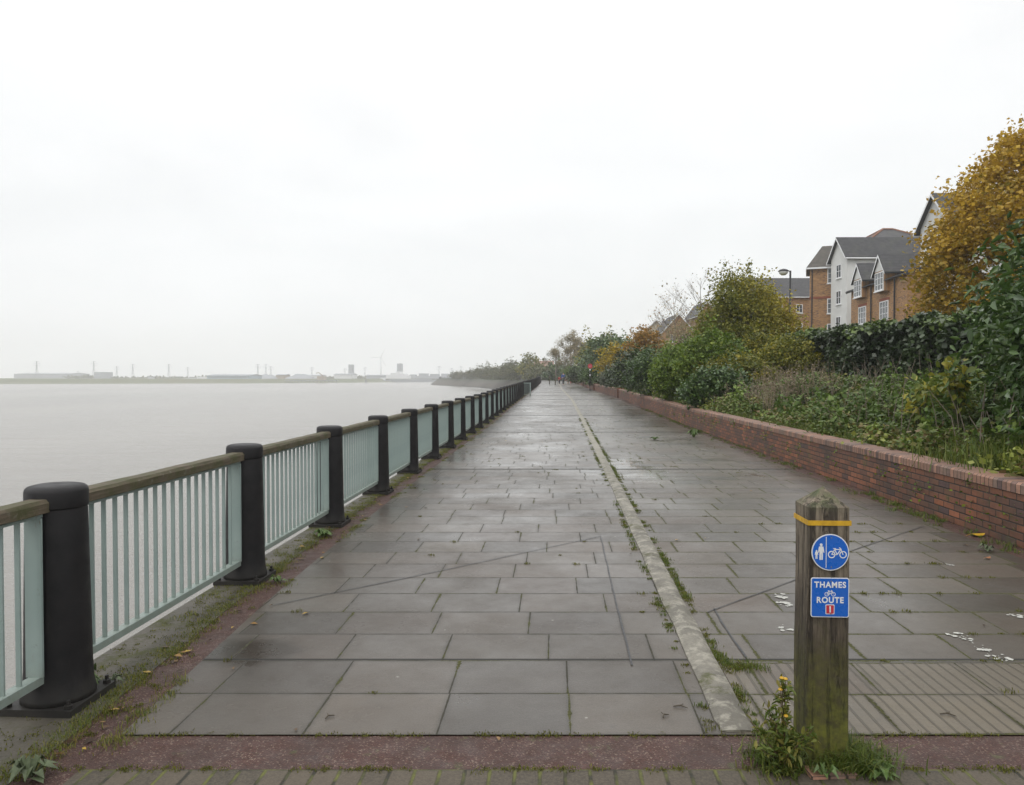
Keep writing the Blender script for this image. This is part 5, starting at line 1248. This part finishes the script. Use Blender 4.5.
for _ in range(700):
    s = r_.choice((3.385, 3.09)); x = r_.uniform(-2.0, 4.2); y = s + r_.gauss(0, .008)
    if math.sin(x * 7) + math.sin(x * 17 + s) > -.6: cs.append((x, y, -.003))
tufts('cross_strip_moss', cs, 14, .012, .010, .005, L['moss'], 'green moss line along both edges of the red cross strip')
# low moss clumps on the coping
cs = [(*at(s, r_.uniform(-.14, offP(s) - .24)), gz(s)) for s in [3.0 + 30 * r_.random() ** 1.5 for _ in range(900)]]
tufts('coping_moss', cs, 12, .018, .010, .006, L['moss'], 'low cushions of moss on the concrete coping')
# climbing plants on the wall face
cs = []
for _ in range(90):
    s = 6 + 24 * r_.random() ** 1.2; c0 = r_.uniform(.15, .6)
    for _ in range(9): cs.append((*at(s + r_.gauss(0, .09), offW(s) - .02 - .02 * r_.random()), gz(s) + c0 + r_.gauss(0, .06)))
g = np.random.default_rng(5); tag(leaf4('wall_creeper', np.array(cs), .035, g.random(len(cs)), L['green'], None, g), 'small green creepers rooted in the brick wall face', 'creeper', kind='stuff')

# fallen leaves stuck to the ground
P = []
for _ in range(420):
    s_ = 3.2 + 34 * r_.random() ** 1.4; q = r_.random()
    o_ = offW(s_) - abs(r_.gauss(0, .16)) if q < .5 else offP(s_) + r_.gauss(-.15, .10) if q < .85 else r_.uniform(offP(s_), offW(s_)); P.append((*at(s_, o_), gz(s_) + .007))
g = np.random.default_rng(19); k = len(P); Pn_ = np.array(P); an = g.random(k) * 6.28; A_ = np.stack([np.cos(an), np.sin(an), np.zeros(k)], 1); B_ = np.stack([-np.sin(an), np.cos(an), np.zeros(k)], 1); sz = (.012 + .022 * g.random(k))[:, None]; up_ = np.array([0, 0, 1.0]) * (.002 + .008 * g.random(k))[:, None]
V = np.stack([Pn_ - A_ * sz, Pn_ - A_ * sz * .2 + B_ * sz * .55 + up_, Pn_ + A_ * sz, Pn_ - A_ * sz * .1 - B_ * sz * .5 + up_ * .4], 1)
tag(np_mesh('leaf_litter', V.reshape(-1, 3), np.arange(k)[:, None] * 4 + np.array([[0, 1, 2, 3]]), np.repeat(g.random(k) ** 1.6, 4), m_leaf('litter_leaf', [(.035, .02, .01), (.09, .05, .02), (.22, .12, .03), (.42, .28, .05)], .4, 0)), 'small wet brown leaves scattered along the wall foot and verge', 'leaf litter', kind='stuff')

# rosette weeds
def rosette(loc, label, n, ls, mat, seed, h=.06, name='broadleaf_weed'):
    t_ = thing(name, label, 'weed', loc, 'broad leaved weeds on the paving'); V = []; F = []; r = random.Random(seed); b = MB()
    for k in range(n):
        an = 6.28 * k / n + r.uniform(-.3, .3); l = ls * r.uniform(.6, 1.1); w_ = l * .22; d = Vector((math.cos(an), math.sin(an), 0)); p = Vector((-d.y, d.x, 0)); up = Vector((0, 0, 1)); e = r.uniform(.4, 1.3) * h
        A = [d * l * .08, d * l * .5 + p * w_ + up * e, d * l + up * e * .45, d * l * .5 - p * w_ + up * e, d * l * .5 + up * e * .8]; b.poly([A[0], A[1], A[4]]); b.poly([A[1], A[2], A[4]]); b.poly([A[2], A[3], A[4]]); b.poly([A[3], A[0], A[4]])
    b.build('leaves', mat, t_)
gm = simple('weed_green', (.10, .17, .035), .5, .5, 25); gm2 = simple('weed_dull', (.10, .13, .06), .6, .5, 25)
rosette((*g2(322, 537), 0), 'broad leafed weed at the third bollard base', 14, .13, gm, 3, .07); rosette((*g2(82, 694), 0), 'upright dock weed beside the closest bollard base', 9, .12, gm, 4, .12)
rosette((*g2(105, 688), 0), 'flat weed with a white bloom near the closest bollard', 10, .09, gm2, 5, .04); rosette((*g2(25, 782), 0), 'fleshy grey green weed at the bottom picture corner', 16, .11, gm2, 6, .07)
rosette((*g2(990, 552), 0), 'leafy weed beside the curled yellow leaf', 10, .10, gm2, 7, .06); rosette((*g2(276, 583), 0), 'low leafy weed between the second and third bollards', 12, .09, gm, 8, .05)
rosette((*g2(655, 440), 0), 'green weed growing on the kerb far along', 16, .16, gm, 9, .08)
rosette((*g2(694, 437.5), 0), 'bright weed clump far along the wall foot', 16, .22, gm, 10, .2)

# grass clump and yellow flowered weed at the post
def post_grass(cx, cy_, n, h, spx, spy, label, seed):
    g = np.random.default_rng(seed); P = np.column_stack([cx + g.normal(size=n) * spx, cy_ + g.normal(size=n) * spy, np.full(n, -.005)])
    tag(blades('grass_clump', P, h * (.4 + .7 * g.random(n)), .006, .2 + .6 * g.random(n), L['grass'], None, g, 1.5), label, 'grass', 'grass clumps at the wooden post')
post_grass(1.46, 3.13, 900, .12, .07, .05, 'long bright grass clump on the wall side of the wooden post', 1); post_grass(1.36, 3.08, 220, .07, .07, .02, 'short grass at the very front of the wooden post', 2); post_grass(1.12, 3.14, 600, .09, .05, .06, 'grass clump under the yellow flowered weed', 3)
rosette((1.53, 3.03, 0), 'leafy weed spreading below the bright grass clump', 12, .08, gm, 12, .05)
rosette((1.29, 3.02, 0), 'small leafy weed in front of the wooden post', 7, .07, gm, 13, .05)
t = thing('ragwort_weed', 'bushy weed with small yellow flowers against the wooden post', 'weed', (1.14, 3.08, 0)); b = MB(); r = random.Random(12); Pn = []; Fl = []
for _ in range(20):
    an = r.uniform(0, 6.28); sp = r.uniform(.02, .15); h = r.uniform(.12, .26) if _ > 3 else r.uniform(.32, .42)
    if _ <= 3: sp = r.uniform(.0, .05)
    p = [Vector((r.gauss(0, .02), r.gauss(0, .02), 0)), Vector((math.cos(an) * sp * .5, math.sin(an) * sp * .5, h * .6)), Vector((math.cos(an) * sp, math.sin(an) * sp, h))]; b.tube(p, [.0032, .0025, .0015], 5, False)
    for _k in range(48):
        q = r.random(); m = (p[0].lerp(p[1], q * 2) if q < .5 else p[1].lerp(p[2], q * 2 - 1)); Pn.append((m.x + r.gauss(0, .012), m.y + r.gauss(0, .012), m.z + r.gauss(0, .008)))
    if h > .28 or r.random() < .12: Fl.append(p[2])
b.build('stem', simple('ragwort_stem', (.12, .08, .045), .8), t); g = np.random.default_rng(9); leaf_mesh('leaves', np.array(Pn), .036, .3 + .7 * g.random(len(Pn)), L['grass'], t, g, .35, .1, .3)
for p in Fl[:7]:
    f = MB(); f.lathe(p, [(.004, -.003), (.010, .002), (.007, .007), (.002, .008)], 8); f.build('flower', M['yellow'], t)
# brick fragment the post stands in
b = MB(); b.box((1.33, 3.06, -.004), (.20, .09, .022), .05); tag(b.build('red_brick_piece', M['brick_cap'], bevel=.004), 'single red brick set in the ground in front of the wooden post', 'brick')

# ------------------------------------------------------------------ the far shore
fb = bmesh.new(); FS = [(-1950, 560), (-900, 620), (-440, 640), (-240, 715), (-160, 830), (-110, 1000), (0, 1250), (150, 1500), (240, 1960), (-1950, 1960)]
v1 = [fb.verts.new((x, y, -4.1)) for x, y in FS[:9]]; v2 = [fb.verts.new((x - 8, y + 26, -2.6)) for x, y in FS[:9]]; v3 = [fb.verts.new((x - 10, y + 34, .2)) for x, y in FS[:9]]
for i in range(8):
    for a, b_ in ((v1, v2), (v2, v3)): fb.faces.new([a[i], a[i + 1], b_[i + 1], b_[i]])
top = [fb.verts.new((v.co.x, v.co.y, .2)) for v in v3] + [fb.verts.new((-1950, 1960, .2))]
fb.faces.new(top)
fm = bpy.data.meshes.new('far_shore'); fb.to_mesh(fm); fm.materials.append(M['marsh']); fo = bpy.data.objects.new('far_shore', fm); col.objects.link(fo); fo['kind'] = 'structure'
def X(px, Y): return (px - 512) / 740 * Y
def Zy(py, Y): return EYE + (377.5 - py) * Y / 740
def pylon(px, Y, top, label):
    t = thing('pylon', label, 'pylon', (X(px, Y), Y, .2), 'pylons beyond the river'); h = Zy(top, Y) - .2; b = MB(); k = h / 40; w0, w1 = 3.6 * k, .6 * k
    for sx in (-1, 1):
        for sy in (-1, 1): b.tube([(sx * w0, sy * w0, 0), (sx * w1 * 1.6, sy * w1 * 1.6, h * .6), (sx * w1 * .4, sy * w1 * .4, h)], .17, 4)
    for i in range(8):
        z0, z1 = h * i / 9, h * (i + 1) / 9; f = lambda z: w0 + (w1 - w0) * min(z / (h * .65), 1)
        b.tube([(-f(z0), -f(z0), z0), (f(z1), -f(z1), z1)], .10, 4); b.tube([(f(z0), -f(z0), z0), (-f(z1), -f(z1), z1)], .10, 4)
    b.build('lattice', M['far_hazed'], t)
    for z, l in ((.72, 8), (.84, 9.5), (.95, 6.5)): a = MB(); a.tube([(-l * k, 0, h * z), (0, 0, h * (z + .02)), (l * k, 0, h * z)], .22, 4); a.build('crossarm', M['far_hazed'], t)
for i, (px, Y, top, lab) in enumerate(((37, 1050, 361, 'tallest misty pylon at the river view edge'), (94, 1150, 361, 'misty pylon beside the faint grey block across the river'), (78, 1500, 371, 'faintest short pylon before the grey block'), (117, 1250, 366, 'short misty pylon just past the grey block'), (133, 1150, 364, 'misty pylon second past the grey block'), (169, 1150, 364, 'misty pylon standing alone in the open middle'), (188, 1300, 367, 'short misty pylon just before the long pale shed'), (258, 1100, 364, 'misty pylon over the dark mound'), (266, 1250, 364, 'second misty pylon over the dark mound'), (271, 1300, 366, 'third shorter misty pylon over the dark mound'), (312, 1250, 367, 'misty pylon over the jetty'), (345, 1300, 368, 'misty pylon close to the thin tower block'), (365, 1350, 367, 'misty pylon between tower and wind turbine'), (439, 1200, 366, 'misty pylon over the long flats'), (452, 1200, 368, 'misty mast pylon nearest the embankment tip'), (461, 1250, 366, 'faint pylon above the embankment tip'))): pylon(px, Y, top, lab)
# wind turbine
Y = 1150; t = thing('wind_turbine', 'faint white wind turbine beyond the river', 'wind turbine', (X(381, Y), Y, .2)); hz_ = Zy(357.5, Y) - .2; b = MB(); b.tube([(0, 0, 0), (0, 0, hz_)], [1.1, .6], 10); b.build('tower', M['far_white'], t, True)
b = MB(); b.box((0, 0, hz_), (1.6, 4, 1.6)); b.build('nacelle', M['far_white'], t)
for a in (62, 182, 302): b = MB(); b.tube([(0, -3.2, hz_), (8 * math.cos(R(a)), -3.2, hz_ + 8 * math.sin(R(a))), (17 * math.cos(R(a)), -3.2, hz_ + 17 * math.sin(R(a)))], [.35, .5, .12], 5); b.build('blade', M['far_white'], t, True)
def block(name, label, cat, px0, px1, Y, topy, mat, depth=30, steps=None, roof=None, win=True):
    x0, x1 = X(px0, Y), X(px1, Y); h = Zy(topy, Y); t = thing(name, label, cat, (x0, Y, .2), 'buildings on the far shore'); b = MB(t.location)
    if steps:
        for a, c, hh in steps: b.box(((x0 + (x1 - x0) * (a + c) / 2), Y + depth / 2, h * hh / 2 + .1), ((x1 - x0) * (c - a) - .05, depth, h * hh))
    else: b.box(((x0 + x1) / 2, Y + depth / 2, h / 2), (x1 - x0, depth, h))
    b.build('wall', M[mat], t)
    if roof:
        r = MB(t.location); hh = h; r.poly([(x0 - 1, Y - 1, hh), (x1 + 1, Y - 1, hh), (x1 + 1, Y + depth / 2, hh + roof), (x0 - 1, Y + depth / 2, hh + roof)]); r.poly([(x1 + 1, Y + depth + 1, hh), (x0 - 1, Y + depth + 1, hh), (x0 - 1, Y + depth / 2, hh + roof), (x1 + 1, Y + depth / 2, hh + roof)])
        for xx in (x0, x1): r.poly([(xx, Y, hh), (xx, Y + depth, hh), (xx, Y + depth / 2, hh + roof)])
        r.build('roof', M['far_grey'], t)
    if win:
        w_ = MB(t.location); nf = max(1, int(h / 4)); 
        for k in range(nf): w_.box(((x0 + x1) / 2, Y - .03, 2 + k * (h - 2) / nf), ((x1 - x0) * .94, .1, .9))
        w_.build('window_band', M['far_hazed'], t)
    return t
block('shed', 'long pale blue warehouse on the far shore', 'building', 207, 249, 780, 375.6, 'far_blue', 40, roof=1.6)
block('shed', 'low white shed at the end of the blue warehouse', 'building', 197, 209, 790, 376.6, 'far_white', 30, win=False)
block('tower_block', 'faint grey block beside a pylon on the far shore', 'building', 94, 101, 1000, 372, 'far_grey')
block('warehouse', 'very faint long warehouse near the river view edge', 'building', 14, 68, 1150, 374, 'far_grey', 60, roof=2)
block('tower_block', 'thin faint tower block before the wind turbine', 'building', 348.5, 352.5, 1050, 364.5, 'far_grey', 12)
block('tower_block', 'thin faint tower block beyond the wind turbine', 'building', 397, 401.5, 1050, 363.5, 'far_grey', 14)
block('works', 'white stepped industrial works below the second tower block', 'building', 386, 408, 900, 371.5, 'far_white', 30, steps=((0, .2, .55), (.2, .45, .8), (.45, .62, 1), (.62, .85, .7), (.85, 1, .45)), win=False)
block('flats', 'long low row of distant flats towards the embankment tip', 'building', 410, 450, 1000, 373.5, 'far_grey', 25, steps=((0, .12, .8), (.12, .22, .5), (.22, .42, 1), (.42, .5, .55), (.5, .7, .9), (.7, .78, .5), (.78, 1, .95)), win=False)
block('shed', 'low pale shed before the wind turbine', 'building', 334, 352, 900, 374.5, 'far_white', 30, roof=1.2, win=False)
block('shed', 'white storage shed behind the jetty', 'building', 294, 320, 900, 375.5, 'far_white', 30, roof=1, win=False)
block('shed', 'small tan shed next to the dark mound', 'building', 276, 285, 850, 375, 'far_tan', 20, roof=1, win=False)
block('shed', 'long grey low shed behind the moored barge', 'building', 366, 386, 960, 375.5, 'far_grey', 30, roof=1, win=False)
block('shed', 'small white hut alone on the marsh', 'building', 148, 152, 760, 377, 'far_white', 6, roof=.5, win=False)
def mound(px0, px1, Y, topy, label, seed):
    r = random.Random(seed); x0, x1 = X(px0, Y), X(px1, Y); h = Zy(topy, Y); n = 14; t = MB((x0, Y, 0)); prof = [h * math.sin(math.pi * (k + .0) / n) ** .6 * r.uniform(.8, 1.05) for k in range(n + 1)]
    for k in range(n):
        xa, xb = x0 + (x1 - x0) * k / n, x0 + (x1 - x0) * (k + 1) / n
        t.poly([(xa, Y, .1), (xb, Y, .1), (xb, Y + 12, prof[k + 1] + .1), (xa, Y + 12, prof[k] + .1)]); t.poly([(xa, Y + 12, prof[k] + .1), (xb, Y + 12, prof[k + 1] + .1), (xb, Y + 30, .1), (xa, Y + 30, .1)])
    o = t.build('spoil_mound', M['far_hazed'], smooth=True); o.location = (x0, Y, 0); tag(o, label, 'mound', 'dark mounds on the far shore')
mound(250, 276, 840, 374, 'dark heaped mound beside the long blue warehouse', 1); mound(284, 312, 840, 373.5, 'long dark mound just behind the jetty', 2); mound(180, 260, 1000, 376.6, 'low dark ridge behind the warehouse', 3); mound(312, 440, 1100, 376.2, 'long low dark ridge behind the industrial works', 4)
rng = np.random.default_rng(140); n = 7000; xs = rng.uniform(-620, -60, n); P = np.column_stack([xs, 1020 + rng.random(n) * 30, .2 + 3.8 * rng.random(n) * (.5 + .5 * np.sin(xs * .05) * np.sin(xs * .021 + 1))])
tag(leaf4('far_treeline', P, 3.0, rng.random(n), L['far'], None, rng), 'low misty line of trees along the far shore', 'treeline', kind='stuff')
# jetty with conveyor, barge and dolphin
Y = 745; t = thing('jetty', 'low dark jetty on piles reaching out from the far shore', 'jetty', (X(290, Y), Y, -4)); org = t.location
b = MB(org); b.box((X(312, Y), Y, -1.3), (X(338, Y) - X(286, Y), 5, .7)); b.build('deck', M['far_hazed'], t)
for k in range(14): b = MB(org); x = X(287 + k * 3.8, Y); b.tube([(x, Y, -4.3), (x, Y, -1.6)], .35, 5); b.build('pile', M['far_hazed'], t)
b = MB(org); b.box((X(321, Y), Y + 3, 1.0), (8, 6, 4)); b.build('hopper', M['far_tan'], t); b = MB(org); b.tube([(X(323, Y), Y, 3), (X(319, Y), Y, 6.5), (X(316, Y), Y, 6)], .5, 5); b.build('conveyor', M['far_tan'], t)
Y = 900; t = thing('barge', 'long dark barge moored below the white industrial works', 'barge', (X(377, Y), Y, -4)); b = MB(t.location)
x0, x1 = X(376, Y), X(436, Y); b.prism([(x0 + 3, -4.2), (x1 - 2, -4.2), (x1, -1.4), (x0, -1.4)], (0, Y, 0), Vector((1, 0, 0)), Vector((0, 0, 1)), Vector((0, 1, 0)), 9); b.build('hull', M['far_hazed'], t)
b = MB(t.location); b.box((x0 + 8, Y + 4.5, .0), (6, 6, 3)); b.build('wheelhouse', M['far_white'], t); b = MB(t.location); b.box(((x0 + x1) / 2 + 5, Y + 4.5, -1.0), ((x1 - x0) * .7, 7, .9)); b.build('hatch', M['far_grey'], t)
Y = 700; t = thing('mooring_dolphin', 'small dark mooring post alone in the river beyond the jetty', 'mooring post', (X(366, Y), Y, -4))
for dx in (-.8, .8): b = MB(); b.tube([(dx, 0, -.3), (dx * .5, 0, 3.4)], .4, 6); b.build('pile', M['far_hazed'], t)
b = MB(); b.box((0, 0, 3.3), (2, 1.2, .5)); b.build('cap', M['far_hazed'], t)
